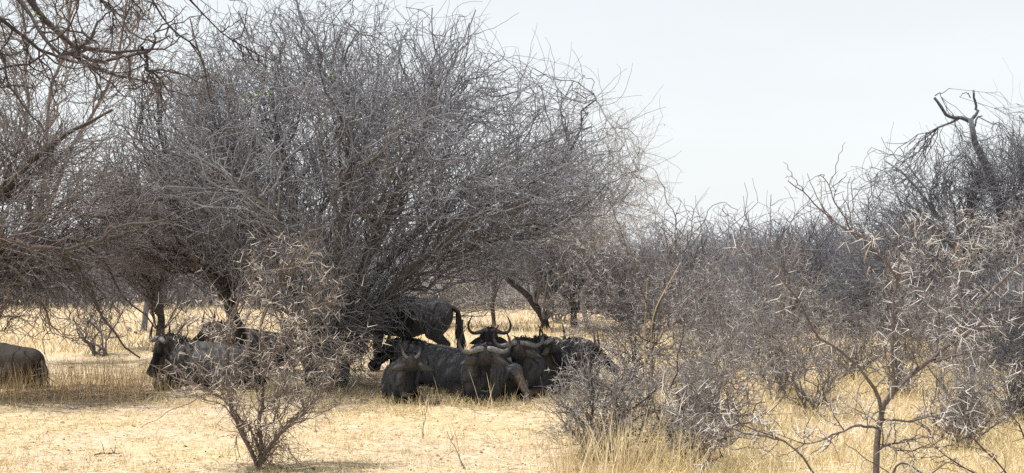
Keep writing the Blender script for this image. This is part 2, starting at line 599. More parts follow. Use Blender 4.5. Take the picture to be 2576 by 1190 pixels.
# ---- the big grey tree over the herd
def main_tree():
    Y = 23.8
    t = Plant(11)
    b = at(830, 975, Y)
    b[2] = 0
    root = thing('acacia_tree', 'big wide leafless grey tree with many stems that shades the resting herd', 'tree', b, 'leafless trees round the herd')
    G = lambda u, dy=0.0: np.array([ux(u, Y), Y + dy, 0.0])
    paths = [
        [G(800), *uvs(Y, (795, 850), (775, 700, -.3), (770, 560, -.5), (740, 400, -.4), (700, 200, -.2))],
        [G(815, .2), *uvs(Y, (815, 830, .2), (820, 680, .3), (850, 520, .8), (900, 330, 1.3), (930, 160, 1.5))],
        [G(835), *uvs(Y, (850, 860), (880, 720, -.4), (930, 560, -1.0), (1010, 400, -1.5), (1100, 230, -1.6))],
        [G(850, -.1), *uvs(Y, (880, 840, -.3), (940, 770, -.6), (1000, 690, -1.0), (1080, 610, -1.4), (1220, 520, -1.7), (1400, 440, -1.6))],
        [G(845, .3), *uvs(Y, (890, 800, .6), (980, 660, 1.2), (1120, 520, 1.8), (1300, 380, 2.0), (1450, 300, 1.6))],
        [G(790, .3), *uvs(Y, (770, 830, .6), (720, 680, 1.2), (650, 500, 1.8), (580, 330, 1.8))],
        [G(785, -.2), *uvs(Y, (760, 840, -.6), (700, 690, -1.4), (620, 520, -2.0), (540, 330, -2.0), (500, 200, -1.6))],
        [G(825, -.3), *uvs(Y, (830, 840, -.9), (840, 640, -1.9), (860, 420, -2.6), (870, 250, -2.6))],
        [G(855, .2), *uvs(Y, (930, 800, .2), (1060, 650, .3), (1200, 600, .1), (1340, 590, 0), (1500, 540, .1), (1580, 470, .2))],
        [G(830, .4), *uvs(Y, (840, 800, 1.2), (870, 600, 2.2), (920, 400, 3.0), (1000, 250, 3.0))],
    ]
    rad = [(.085, .02), (.09, .018), (.085, .016), (.075, .014), (.08, .014), (.075, .014), (.08, .014), (.075, .014), (.085, .012), (.07, .014)]
    t.stems(paths, rad, K=18, sides=8, wob=.16)
    poly = [(400, 200), (450, 110), (540, 55), (640, 10), (760, -10), (900, 0), (1050, 35), (1150, 40), (1220, 105), (1320, 155), (1410, 180), (1470, 240), (1550, 300),
            (1625, 390), (1630, 480), (1570, 570), (1480, 640), (1400, 690), (1240, 700), (1060, 670), (985, 720), (930, 840), (860, 920), (760, 900), (680, 760), (560, 660), (430, 600), (370, 480), (360, 330)]
    c = lambda n, **k: crown_pts(poly, Y, n, 4.4, 1.9, t.rng, edge=1.1, **k)
    t.to_targets(c(64), 2.6, 12, .032, .012, 6, [0], wob=.13, trop=.1)
    t.to_targets(c(520), 1.5, 9, .018, .009, 4, [0, 1], wob=.12, trop=.05)
    t.to_targets(c(2700), 1.05, 9, .0100, .0055, 3, [1, 2], wob=.15, trop=-.1, straight=.2, ang=.6)
    t.twigs(6800, (.45, 1.3), 8, .0058, .0029, [2, 3], spread=1.25, trop=-.02, curl=.17, zig=.10)
    # low drooping tangle beside the stems, in front of the standing animal
    low = [(870, 700), (960, 690), (1000, 740), (985, 830), (970, 900), (930, 950), (860, 970), (800, 940), (740, 860), (780, 740)]
    tl = np.concatenate([crown_pts(low, Y - 0.6, 420, 1.1, .6, t.rng), crown_pts([(960, 700), (1080, 700), (1150, 790), (1080, 880), (980, 880)], Y - .8, 34, .8, .4, t.rng)])
    t.to_targets(tl, .9, 8, .009, .005, 3, [0, 1, 2], wob=.13, trop=-.3, straight=.1, ang=.3)
    t.twigs(900, (.25, .7), 6, .0065, .004, [5], spread=.9, trop=-.03, curl=.2)
    # long whips over the outline
    t.twigs(620, (.5, 1.4), 8, .0064, .0028, [3], spread=.8, trop=-.01, zig=.1, curl=.10, out=np.array([b[0], Y, 1.5]))
    t.build_levels(root, b, [('stem', [0], M_STEM, True, False), ('limb', [1], M_STEM, True, False), ('branches', [2], M_GREY, False, True), ('twigs', [3, 4, 5, 6, 7], M_GREY, False, True)])
    for (u, v, dy) in ((618, 246, -3), (640, 243, -3), (672, 233, -3), (578, 326, -2.5), (832, 190, -3)):
        leaf_cluster(root, 'leaf_sprig', at(u, v, Y + dy), b, .045, 9, M_LEAF, t.rng)
    for (u, v) in ((912, 848), (918, 860), (890, 845)):
        leaf_cluster(root, 'dead_leaf', at(u, v, Y - 1.2), b, .045, 3, M_DRYLEAF, t.rng)


def leaning_tree():
    Y = 25.6
    t = Plant(12)
    b = np.array([ux(625, Y), Y, 0])
    root = thing('acacia_tree', 'leafless tree with one thick dark trunk leaning left behind the left thorn bush', 'tree', b, 'leafless trees round the herd')
    t.stems([[b, *uvs(Y, (612, 880), (592, 800), (560, 735), (530, 680), (500, 610), (450, 520), (400, 420))],
             [at(588, 790, Y), *uvs(Y, (575, 730, .2), (545, 650, .3), (530, 560, .5), (545, 420, .8), (560, 300, .8))],
             [at(545, 705, Y), *uvs(Y, (480, 650, -.3), (400, 605, -.6), (310, 615, -.9), (240, 640, -1.2), (170, 690, -1.3))]],
            [(.125, .03), (.085, .02), (.05, .008)], K=14, sides=9, wob=.1)
    poly = [(240, 420), (300, 250), (370, 160), (470, 130), (600, 180), (680, 330), (700, 520), (640, 640), (560, 680), (420, 670), (290, 680), (215, 620)]
    c = lambda n: crown_pts(poly, Y, n, 2.6, 1.4, t.rng)
    t.to_targets(c(30), 1.6, 10, .026, .011, 6, [0], wob=.14)
    t.to_targets(c(260), 1.2, 8, .013, .006, 4, [0, 1], wob=.12)
    t.to_targets(c(1050), .9, 8, .010, .006, 3, [1, 2], wob=.11, straight=.2, ang=.6)
    t.twigs(1900, (.4, 1.0), 6, .0072, .0042, [2, 3], spread=.9, curl=.2)
    t.build_levels(root, b, [('trunk', [0], M_DARK, True, False), ('limb', [1], M_DKBROWN, True, False), ('branches', [2], M_BROWN, False, True), ('twigs', [3, 4], M_BROWN, False, True)])


def far_left_tree():
    Y = 33.5
    t = Plant(13)
    b = np.array([ux(402, Y), Y, 0])
    root = thing('acacia_tree', 'leafless tree with a slim forked dark trunk behind the wildebeest lying on the left', 'tree', b, 'leafless trees round the herd')
    t.stems([[b, *uvs(Y, (402, 820), (395, 770), (375, 715), (355, 650), (320, 560))],
             [at(398, 790, Y), *uvs(Y, (400, 720), (405, 650), (430, 560), (440, 480))]],
            [(.11, .04), (.085, .03)], K=10, sides=8, wob=.08)
    poly = [(200, 560), (240, 450), (330, 380), (450, 370), (540, 430), (560, 560), (540, 660), (470, 710), (360, 700), (260, 710), (200, 660)]
    c = lambda n: crown_pts(poly, Y, n, 2.6, 1.2, t.rng)
    t.to_targets(c(30), 1.6, 8, .03, .012, 5, [0], wob=.14)
    t.to_targets(c(220), 1.2, 7, .014, .007, 4, [0, 1], wob=.12)
    t.to_targets(c(800), 1.0, 7, .0125, .008, 3, [1, 2], wob=.11, straight=.2, ang=.6)
    t.twigs(1200, (.4, 1.1), 5, .009, .0055, [2, 3], spread=.9, curl=.2)
    t.build_levels(root, b, [('trunk', [0], M_DARK, True, False), ('limb', [1], M_DKBROWN, True, False), ('branches', [2], M_BROWN, False, True), ('twigs', [3, 4], M_BROWN, False, True)])


def edge_tree():
    Y = 21.5
    t = Plant(14)
    b = np.array([ux(-130, Y), Y, 0])
    root = thing('acacia_tree', 'leafless brown tree at the left edge with low branches drooping to the ground', 'tree', b, 'leafless trees round the herd')
    t.stems([[b, *uvs(Y, (-120, 820), (-60, 640), (20, 520), (110, 420), (200, 350), (300, 310))],
             [at(-125, 850, Y), *uvs(Y, (-90, 700, .5), (-40, 560, .8), (30, 480, 1), (80, 380, 1.2))],
             [at(-110, 760, Y), *uvs(Y, (-20, 640, -.4), (80, 600, -.6), (150, 660, -.6), (200, 740, -.5), (270, 850, -.3), (350, 930, -.2))],
             [at(-90, 720, Y), *uvs(Y, (20, 620, -.8), (130, 640, -1), (230, 610, -1), (330, 560, -1), (420, 540, -1))],
             [at(-110, 780, Y), *uvs(Y, (-50, 680, -.8), (20, 680, -1.2), (70, 740, -1.2), (110, 850, -1.0))],
             [at(-100, 740, Y), *uvs(Y, (60, 650, .6), (180, 640, .9), (260, 700, 1), (310, 800, .9), (400, 900, .7))]],
            [(.13, .02), (.08, .02), (.05, .012), (.05, .014), (.04, .01), (.035, .009)], K=16, sides=7, wob=.16)
    poly = [(-250, 260), (-60, 200), (120, 260), (260, 300), (360, 360), (400, 470), (400, 560), (330, 650), (250, 720), (150, 740), (60, 780), (-250, 840)]
    c = lambda n: crown_pts(poly, Y, n, 2.6, 1.2, t.rng, y_bias=.3)
    t.to_targets(c(34), 1.5, 10, .024, .01, 5, [0], wob=.14, trop=-.05)
    t.to_targets(c(300), 1.2, 8, .012, .006, 4, [0, 1], wob=.12, trop=-.1)
    t.to_targets(c(1150), .9, 8, .0085, .005, 3, [1, 2], wob=.11, straight=.2, ang=.6)
    t.twigs(1900, (.35, .95), 6, .006, .0036, [2, 3], spread=.9, trop=-.02, curl=.2)
    lowp = [(-60, 700), (120, 690), (260, 700), (330, 760), (300, 860), (200, 880), (60, 850), (-60, 840)]
    t.to_targets(crown_pts(lowp, Y, 190, 1.2, .6, t.rng), .9, 9, .009, .004, 3, [0, 1, 2], wob=.14, trop=-.4, straight=.2, ang=.4)
    t.twigs(420, (.2, .6), 6, .0055, .003, [5], spread=1.0, trop=-.03, curl=.2)
    t.build_levels(root, b, [('stem', [0], M_DKBROWN, True, False), ('limb', [1], M_DKBROWN, True, False), ('branches', [2], M_BROWN, False, True), ('twigs', [3, 4, 5, 6], M_BROWN, False, True)])


def slim_tree():
    Y = 29.0
    t = Plant(15)
    b = np.array([ux(-60, Y), Y, 0])
    root = thing('acacia_tree', 'tall slim tan stemmed leafless tree rising above the brown thicket on the far left', 'tree', b, 'leafless trees round the herd')
    t.stems([[b, *uvs(Y, (40, 720), (105, 540), (145, 420), (200, 320), (250, 230), (285, 130), (295, 0), (305, -120))],
             [at(70, 640, Y), *uvs(Y, (95, 480), (105, 340), (115, 220), (150, 110), (155, 0), (170, -100))],
             [at(60, 660, Y), *uvs(Y, (50, 450), (30, 300), (30, 150), (10, 20), (-10, -90))]],
            [(.06, .016), (.055, .014), (.045, .014)], K=14, sides=7, wob=.15)
    poly = [(-140, 330), (-80, 60), (0, -160), (330, -160), (390, -60), (380, 120), (330, 260), (230, 400), (60, 480), (-80, 450)]
    c = lambda n: crown_pts(poly, Y, n, 2.4, 1.2, t.rng)
    t.to_targets(c(34), 1.6, 9, .02, .008, 5, [0], wob=.12, trop=.4)
    t.to_targets(c(260), 1.1, 7, .0095, .005, 3, [0, 1], wob=.12, trop=.3)
    t.twigs(1700, (.4, 1.0), 5, .0068, .004, [1, 2], spread=.8, trop=.03, curl=.16)
    t.build_levels(root, b, [('stem', [0], M_TAN, True, False), ('limb', [1], M_TAN, True, False), ('branches', [2], M_BROWN, False, True), ('twigs', [3], M_BROWN, False, True)])


def overhang_tree():
    """tree standing left of the frame whose limbs reach in at the top"""
    Y = 11.5
    t = Plant(16)
    b = np.array([-6.2, Y, 0])
    root = thing('thorn_tree', 'near tree whose thick dark limbs hang into view across the upper left', 'tree', b)
    z = lambda *p: [at(a * .3385, c * .3385, Y + (d[0] if d else 0)) for a, c, *d in p]
    fork = np.array([-5.9, Y, 3.2])
    top = np.array([-5.2, Y, 4.9])
    mid = np.array([-3.9, Y, 5.0])
    paths = [
        [b, np.array([-6.25, Y, 1.5]), fork, top, mid, *z((60, -120), (130, 0), (230, 80), (350, 190), (480, 310), (560, 340), (700, 355), (830, 345), (1050, 335))],
        [fork, np.array([-5.2, Y - .2, 4.2]), *z((-160, -160, -.2), (150, 20, -.2), (250, 150, -.25), (340, 270, -.3), (430, 350, -.3), (500, 380, -.3), (560, 310, -.3), (650, 230, -.3), (695, 120, -.3))],
        [fork, np.array([-5.3, Y + .1, 3.8]), *z((-140, 60, .1), (0, 160, .1), (90, 210, .1), (180, 290, .15), (300, 370, .2), (440, 430, .2), (540, 460, .2), (680, 490, .3), (760, 540, .3), (900, 590, .3), (1080, 630, .3))],
        [z((485, 395, -.3))[0], *z((600, 430, -.35), (750, 460, -.4), (880, 440, -.45), (1000, 390, -.5), (1100, 340, -.5), (1160, 260, -.5), (1170, 200, -.5), (1220, 80, -.5))],
        [fork, np.array([-5.0, Y + .4, 3.5]), *z((-120, 520, .4), (0, 460, .4), (130, 410, .4), (250, 390, .4), (350, 300, .4))],
        [mid, np.array([-2.9, Y + .3, 5.05]), *z((1120, -120, .3), (1200, 0, .3), (1300, 130, .3), (1430, 230, .3), (1520, 320, .3), (1545, 400, .3), (1540, 550, .3), (1590, 700, .3))],
        [mid, np.array([-2.6, Y + .6, 5.1]), *z((1280, -120, .6), (1380, 0, .6), (1480, 110, .6), (1600, 210, .6), (1720, 290, .6), (1850, 350, .6), (1990, 400, .6))],
        [fork, np.array([-5.4, Y - .1, 3.2]), *z((-140, 340, -.1), (0, 540, -.1), (60, 670, -.1), (180, 840, -.1), (280, 930, -.1))],
        [z((1050, 350, -.5))[0], *z((1110, 440, -.5), (1190, 540, -.5), (1185, 600, -.5))],
        [mid, *z((700, -130, .5), (860, 0, .5), (870, 130, .5), (850, 250, .5))],
        [mid, *z((850, -150, .2), (1040, -60, .2), (1045, 60, .2), (1050, 110, .2))],
    ]
    rad = [(.14, .009), (.036, .010), (.032, .007), (.018, .006), (.024, .008), (.017, .005), (.016, .005), (.022, .006), (.014, .006), (.014, .005), (.012, .004)]
    t.stems(paths, rad, K=26, sides=7, wob=.05)
    t.twigs(260, (.25, .6), 7, .008, .004, [0], spread=1.0, curl=.22, sides=4, zig=.25, trop=-.02)
    t.twigs(1100, (.12, .4), 6, .0042, .0022, [1], spread=1.0, curl=.22, zig=.3)
    t.twigs(900, (.03, .08), 3, .0035, .0015, [0, 1], spread=1.1, curl=.1)
    t.build_levels(root, b, [('limb', [0], M_DARKRED, True, False), ('branches', [1], M_DARKRED, False, True), ('twigs', [2, 3], M_RED, False, True)])
    leaf_cluster(root, 'leaf_sprig', at(88, 34, Y), b, .028, 10, M_LEAF, t.rng)
    leaf_cluster(root, 'leaf_sprig', at(98, 36, Y), b, .024, 8, M_LEAF, t.rng)


M_DARKRED = bark('dark_red_bark', (0.022, 0.018, 0.020), (0.075, 0.058, 0.060), bump=0.4)


def right_tree():
    Y = 30.0
    t = Plant(17)
    b = np.array([ux(2560, Y), Y, 0])
    root = thing('acacia_tree', 'tall leafless bluish grey tree on the right with a bare broken snag above its crown', 'tree', b, 'leafless trees round the herd')
    t.stems([[b, *uvs(Y, (2558, 780), (2545, 620, -.2), (2525, 530, -.3), (2500, 455, -.4), (2472, 390, -.4), (2443, 325, -.4), (2440, 292, -.4))],
             [at(2442, 305, Y - .4), *uvs(Y - .4, (2425, 297), (2405, 288), (2388, 285), (2370, 262), (2357, 246), (2350, 236))],
             [at(2446, 300, Y - .4), *uvs(Y - .4, (2455, 288), (2458, 275), (2452, 258), (2445, 245), (2444, 233))],
             [at(2450, 318, Y - .4), *uvs(Y - .4, (2462, 305), (2472, 298))],
             [at(2353, 240, Y - .4), *uvs(Y - .4, (2362, 236), (2378, 236), (2390, 229))],
             [at(2443, 246, Y - .4), *uvs(Y - .4, (2432, 238), (2425, 238), (2418, 250))]],
            [(.14, .062), (.045, .028), (.036, .022), (.025, .01), (.013, .006), (.012, .006)], K=10, sides=8, wob=.06)
    t.stems([[b, *uvs(Y, (2500, 780, -.5), (2420, 620, -1), (2330, 480, -1.2), (2250, 400, -1))],
             [b, *uvs(Y, (2590, 720, .4), (2620, 520, .6), (2600, 380, .6), (2560, 300, .6))],
             [b, *uvs(Y, (2480, 820, .6), (2380, 740, 1), (2270, 640, 1.2), (2180, 560, 1))]],
            [(.07, .015), (.08, .015), (.06, .012)], K=12, sides=6, wob=.15)
    poly = [(2090, 600), (2140, 490), (2165, 410), (2240, 350), (2330, 340), (2400, 365), (2470, 350), (2530, 300), (2600, 265), (2700, 260), (2760, 400), (2760, 880), (2500, 930), (2330, 900), (2230, 880), (2140, 760)]
    c = lambda n: crown_pts(poly, Y, n, 3.2, 1.5, t.rng, edge=.5)
    t.to_targets(c(44), 1.9, 9, .024, .01, 5, [0, 1], wob=.13)
    t.to_targets(c(420), 1.3, 8, .013, .007, 4, [1, 2], wob=.12)
    fill = [(2400, 400), (2440, 350), (2500, 340), (2600, 330), (2620, 560), (2500, 600), (2420, 520)]
    t.to_targets(np.concatenate([c(1700), crown_pts(fill, Y - 1.6, 420, 1.0, .5, t.rng)]), 1.0, 8, .0115, .007, 3, [2, 3], wob=.12, straight=.2, ang=.6)
    t.twigs(3200, (.4, 1.15), 6, .0085, .005, [3, 4], spread=.9, curl=.2, trop=.02)
    t.build_levels(root, b, [('snag', [0], M_SNAG, True, False), ('stem', [1], M_SLATE, True, False), ('limb', [2], M_SLATE, True, False), ('branches', [3], M_SLATE, False, True), ('twigs', [4, 5], M_SLATE, False, True)])


main_tree()
leaning_tree()
far_left_tree()
edge_tree()
slim_tree()
overhang_tree()
right_tree()


# ---- shrubs and trees farther back
def dome_shrub(name, label, cat, u, Y, w, h, seed, mat, n=(7, 40, 300, 1100), rscale=1.0, zlow=0.15, group=None, trunk=None, trunk_mat=None, trop=.1, depth=None, tw=(.3, .8)):
    t = Plant(seed)
    b = np.array([ux(u, Y), Y, 0.0])
    root = thing(name, label, cat, b, group)
    dp = depth or w * .45
    r = t.rng

    def c(k):
        a = unit(r.normal(size=(k, 3)))
        a *= (r.random((k, 1)) ** .4)
        a[:, 2] = np.abs(a[:, 2])
        p = np.stack([a[:, 0] * w / 2, a[:, 1] * dp, h * (zlow + (1 - zlow) * a[:, 2])], -1)
        return p * r.uniform(.85, 1.1, (k, 1)) + b
    ends = c(n[0])
    if trunk:
        P = [[b + np.array([dx, 0, 0]) for dx in (0,)] + [b + np.array(q) for q in trunk]]
        t.stems(P, [(.11 * rscale, .05 * rscale)], K=8, sides=7, wob=.06)
        t.to_targets(ends, w * .4, 9, .05 * rscale, .015 * rscale, 5, [0], wob=.14)
    else:
        t.stems([[b + r.normal(size=3) * [.12, .12, 0], b + (e - b) * [.35, .35, .55], e] for e in ends], [(.035 * rscale, .01 * rscale)] * n[0], K=8, sides=5, wob=.2)
    lv = len(t.levels) - 1
    t.to_targets(c(n[1]), w * .28, 7, .018 * rscale, .008 * rscale, 4, [lv], wob=.13, trop=trop)
    t.to_targets(c(n[2]), w * .18, 6, .010 * rscale, .005 * rscale, 3, [lv, lv + 1], wob=.12, trop=trop, straight=.2, ang=.6)
    t.twigs(n[3], tw, 4, .0065 * rscale, .0035 * rscale, [lv + 1, lv + 2], spread=.9, curl=.2, trop=.03)
    spec = [('trunk' if trunk else 'stem', [0], trunk_mat or mat, True, False)]
    if trunk:
        spec.append(('limb', [1], mat, True, False))
    spec += [('branches', [lv + 1], mat, False, True), ('twigs', [lv + 2, lv + 3], mat, False, True)]
    t.build_levels(root, b, spec)
    return root, t, b


dome_shrub('shrub', 'pale whitish leafless shrub in sunlight behind the standing wildebeest', 'shrub', 1090, 44, 6.6, 3.4, 31, M_PALE, (9, 60, 700, 3000), rscale=1.15)
dome_shrub('shrub', 'pale ashy leafless shrub behind the leaning trunk back of the herd', 'shrub', 1400, 47, 5.0, 3.4, 32, M_PALE, (8, 50, 450, 1900), rscale=1.15)
dome_shrub('tree', 'dark tree with a trunk leaning left, standing behind the horns of the herd', 'tree', 1375, 42, 4.6, 4.3, 33, M_GREY, (9, 60, 420, 1500), trunk=[(-.1, 0, .45), (-.5, 0, .95), (-1.15, 0, 1.5)], trunk_mat=M_DARK, rscale=1.25, zlow=.4, tw=(.4, 1.1))
dome_shrub('tree', 'small tree with a thin straight brown trunk right of the tail of the standing wildebeest', 'tree', 1243, 43, 3.2, 3.4, 34, M_BROWN, (6, 36, 260, 900), trunk=[(0, 0, .6), (.08, 0, 1.2), (.1, 0, 1.7)], trunk_mat=M_RED, rscale=.7, zlow=.5)
dome_shrub('tree', 'dark double stemmed tree right of the leaning trunk behind the herd', 'tree', 1445, 43, 4.4, 3.6, 35, M_BROWN, (9, 50, 360, 1300), trunk=[(.02, 0, .7), (-.05, 0, 1.4), (0, 0, 1.9)], trunk_mat=M_DARK, rscale=1.0, zlow=.4)
dome_shrub('tree', 'pale fine twigged tree showing behind the right shoulder of the big crown', 'tree', 1490, 39, 5.0, 6.8, 36, M_PALE, (10, 60, 500, 2400), trunk=[(-.25, 0, 1.0), (.1, 0, 2.0), (.0, 0, 3.0)], trunk_mat=M_BROWN, rscale=.75, zlow=.4, trop=.6)
dome_shrub('tree', 'grey upright tree trunk far behind the slim forked trunk on the left', 'tree', 362, 41.5, 3.6, 4.6, 37, M_GREY, (7, 40, 260, 900), trunk=[(.05, 0, .7), (.12, 0, 1.5), (.12, 0, 2.2)], trunk_mat=M_GREY, rscale=.95, zlow=.5)
dome_shrub('shrub', 'small dark open shrub standing in the straw left of the forked trunk', 'shrub', 245, 31.5, 1.6, 2.5, 38, M_BROWN, (7, 26, 110, 280), rscale=.8)
dome_shrub('shrub', 'thin dark sapling right of the forked trunk on the left', 'shrub', 440, 32.5, 1.5, 1.9, 39, M_BROWN, (5, 18, 70, 180), rscale=.7)
dome_shrub('shrub', 'broad dark bluish thicket dome at the middle of the right side', 'shrub', 2010, 41, 5.2, 3.3, 40, M_SLATE, (12, 90, 800, 3000), rscale=1.2)
dome_shrub('shrub', 'dark dense shrub between the thicket dome and the snag tree', 'shrub', 2240, 38, 4.2, 3.1, 41, M_SLATE, (12, 80, 700, 2600), rscale=1.1)
dome_shrub('shrub', 'dense brownish grey shrub right behind the thorny sapling of the middle', 'shrub', 1780, 44, 5.2, 3.0, 42, M_BROWN, (12, 80, 700, 2600), rscale=1.15)
dome_shrub('shrub', 'low pinkish brown shrub just right of the trunks behind the herd', 'shrub', 1590, 42, 4.4, 2.9, 43, M_BROWN, (11, 70, 600, 2200), rscale=1.1)
dome_shrub('shrub', 'large dark shrub at the right edge below the snag tree', 'shrub', 2540, 27, 3.4, 2.6, 44, M_SLATE, (12, 80, 700, 2600), rscale=.85)
dome_shrub('shrub', 'thin grey sapling standing in the straw right of the middle', 'shrub', 1945, 23.5, 1.5, 1.9, 45, M_GREY, (4, 20, 90, 260), rscale=.75)
dome_shrub('shrub', 'straggly grey bush in front of the dark thicket dome', 'shrub', 1850, 28, 2.8, 2.8, 46, M_GREY, (6, 40, 230, 800), rscale=.8)


def far_thicket():
    r = np.random.default_rng(77)
    t = Plant(78)
    xs, ys, hs = [], [], []
    for k in range(150):
        y = r.uniform(60, 105)
        xs.append(r.uniform(-.40, .42) * y)
        ys.append(y)
        hs.append(r.uniform(2.9, 4.6))
    for k in range(62):
        y = r.uniform(39, 58)
        x = r.uniform(.085, .40) * y
        xs.append(x)
        ys.append(y)
        hs.append(r.uniform(2.6, 3.8))
    for k in range(270):
        y = r.uniform(57, 78)
        xs.append(r.uniform(-.40, .2) * y)
        ys.append(y)
        hs.append(r.uniform(1.6, 3.0))
    xs, ys, hs = map(np.array, (xs, ys, hs))
    N = len(xs)
    B = np.stack([xs, ys, 0 * xs], -1)
    ns = 6
    p0 = np.repeat(B, ns, 0) + r.normal(size=(N * ns, 3)) * [.3, .3, 0]
    hh = np.repeat(hs, ns)[:, None]
    e = p0 + np.concatenate([r.normal(size=(N * ns, 2)) * hh * .32, hh * r.uniform(.5, .95, (N * ns, 1))], 1)
    m = (p0 + e) / 2 + np.array([0, 0, .2]) + r.normal(size=p0.shape) * .2
    K = 5
    tt = np.linspace(0, 1, K)[None, :, None]
    P = (1 - tt) ** 2 * p0[:, None] + 2 * tt * (1 - tt) * m[:, None] + tt ** 2 * e[:, None]
    t._push(P, np.repeat(np.linspace(.05, .02, K)[None], len(P), 0), 3)
    t.twigs(8500, (.8, 1.8), 4, .022, .012, [0], spread=.9, curl=.2, trop=.05)
    t.twigs(38000, (.4, 1.2), 4, .0115, .007, [1], spread=.9, curl=.25, trop=.02)
    n = 9000
    y = r.uniform(76, 100, n)
    p = np.stack([r.uniform(-.40, .42, n) * y, y, 0 * y], -1)
    e = p + np.stack([r.normal(0, .5, n), r.normal(0, .4, n), r.uniform(.6, 2.6, n)], -1)
    q = (p + e) / 2 + r.normal(size=(n, 3)) * .15
    t._push(np.stack([p, q, e], 1), np.repeat(np.array([[.026, .02, .008]]), n, 0), 3)
    v, f = t.geo([0, 1, 2, 3], np.zeros(3))
    link('far_thicket', mesh_data('far_thicket', v, f, M_FAR), kind='stuff', label='grey brown leafless thicket closing the view behind the clearing', category='thicket')


far_thicket()


# ------------------------------------------------------------------ wildebeest
def surface_nets(F, o, h):
    s = F < 0
    n = np.array(F.shape)
    c = np.zeros((*(n - 1), 3), np.float32)
    cnt = np.zeros(n - 1, np.float32)
    info = []
    for ax in range(3):
        oth = [a for a in range(3) if a != ax]
        sa = [slice(None)] * 3
        sb = [slice(None)] * 3
        sa[ax] = slice(0, -1)
        sb[ax] = slice(1, None)
        A, Bv = F[tuple(sa)], F[tuple(sb)]
        cr = s[tuple(sa)] != s[tuple(sb)]
        with np.errstate(divide='ignore', invalid='ignore'):
            tt = np.where(cr, A / (A - Bv), 0).astype(np.float32)
        info.append((ax, oth, cr, s[tuple(sa)]))
        for da in (0, 1):
            for db in (0, 1):
                sl_ = [slice(None)] * 3
                sl_[oth[0]] = slice(da, n[oth[0]] - 1 + da)
                sl_[oth[1]] = slice(db, n[oth[1]] - 1 + db)
                m = cr[tuple(sl_)].astype(np.float32)
                cnt += m
                c[..., ax] += tt[tuple(sl_)]
                c[..., oth[0]] += m * da
                c[..., oth[1]] += m * db
    act = cnt > 0
    idx = np.full(act.shape, -1, np.int64)
    idx[act] = np.arange(act.sum())
    V = (np.argwhere(act) + c[act] / cnt[act][:, None]) * h + o
    Fq = []
    for ax, oth, cr, sA in info:
        e = np.argwhere(cr)
        ok = (e[:, oth[0]] > 0) & (e[:, oth[0]] < n[oth[0]] - 1) & (e[:, oth[1]] > 0) & (e[:, oth[1]] < n[oth[1]] - 1)
        e = e[ok]
        q = []
        for da, db in ((-1, -1), (0, -1), (0, 0), (-1, 0)):
            g = e.copy()
            g[:, oth[0]] += da
            g[:, oth[1]] += db
            q.append(idx[g[:, 0], g[:, 1], g[:, 2]])
        q = np.stack(q, -1)
        flip = sA[e[:, 0], e[:, 1], e[:, 2]]
        if ax == 1:
            flip = ~flip
        q[~flip] = q[~flip][:, ::-1]
        Fq.append(q)
    return V, np.concatenate(Fq)


def sdf_mesh(prims, h):
    lo = np.min([p[0] for p in prims], 0) - 3 * h
    hi = np.max([p[1] for p in prims], 0) + 3 * h
    n = np.ceil((hi - lo) / h).astype(int) + 1
    F = np.full(n, 0.5, np.float32)
    ax = [lo[i] + h * np.arange(n[i]) for i in range(3)]
    for plo, phi, fn, k in prims:
        a = np.maximum(0, np.floor((plo - k - 2 * h - lo) / h).astype(int))
        b = np.minimum(n, np.ceil((phi + k + 2 * h - lo) / h).astype(int) + 1)
        G = np.stack(np.meshgrid(*[ax[i][a[i]:b[i]] for i in range(3)], indexing='ij'), -1).astype(np.float32)
        d = fn(G)
        S = F[a[0]:b[0], a[1]:b[1], a[2]:b[2]]
        hh = np.maximum(k - np.abs(S - d), 0) / k
        S[...] = np.minimum(S, d) - hh * hh * k * .25
    return surface_nets(F, lo, h)


def cap(a, b, ra, rb, k=.06):
    a, b = np.array(a, np.float32), np.array(b, np.float32)
    r = max(ra, rb)

    def fn(G):
        pa = G - a
        ba = b - a
        t = np.clip((pa @ ba) / (ba @ ba), 0, 1)
        return np.linalg.norm(pa - t[..., None] * ba, axis=-1) - (ra + (rb - ra) * t)
    return (np.minimum(a, b) - r, np.maximum(a, b) + r, fn, k)


def ell(c, r, R=None, k=.06):
    c, r = np.array(c, np.float32), np.array(r, np.float32)
    m = float(r.max())
    Rm = np.eye(3, dtype=np.float32) if R is None else np.asarray(R, np.float32)

    def fn(G):
        p = (G - c) @ Rm
        k0 = np.linalg.norm(p / r, axis=-1)
        k1 = np.linalg.norm(p / (r * r), axis=-1) + 1e-6
        return k0 * (k0 - 1) / k1
    return (c - m, c + m, fn, k)


def squeeze(p, k):
    lo, hi, fn, kk = p
    m = np.array([1, k, 1], np.float32)
    return (lo * m, hi * m, (lambda G, fn=fn: fn(G / m) * (.5 + .5 * k)), kk)


def blades(p, d, L, w, rng, droop=0.5, K=3):
    n = len(p)
    side = unit(np.cross(d, rng.normal(size=(n, 3)))) * w[:, None]
    V = []
    for k in range(K):
        t = k / K
        q = p + d * (L * t)[:, None]
        q[:, 2] -= droop * L * t * t
        ww = side * (1 - .5 * t)
        V += [q - ww, q + ww]
    q = p + d * L[:, None]
    q[:, 2] -= droop * L
    V.append(q)
    V = np.stack(V, 1)
    st = 2 * K + 1
    i = np.arange(n)[:, None] * st
    Q = np.concatenate([i + [[2 * k, 2 * k + 1, 2 * k + 3, 2 * k + 2]] for k in range(K - 1)])
    T = i + [[2 * K - 2, 2 * K - 1, 2 * K]]
    return V.reshape(-1, 3), Q, T


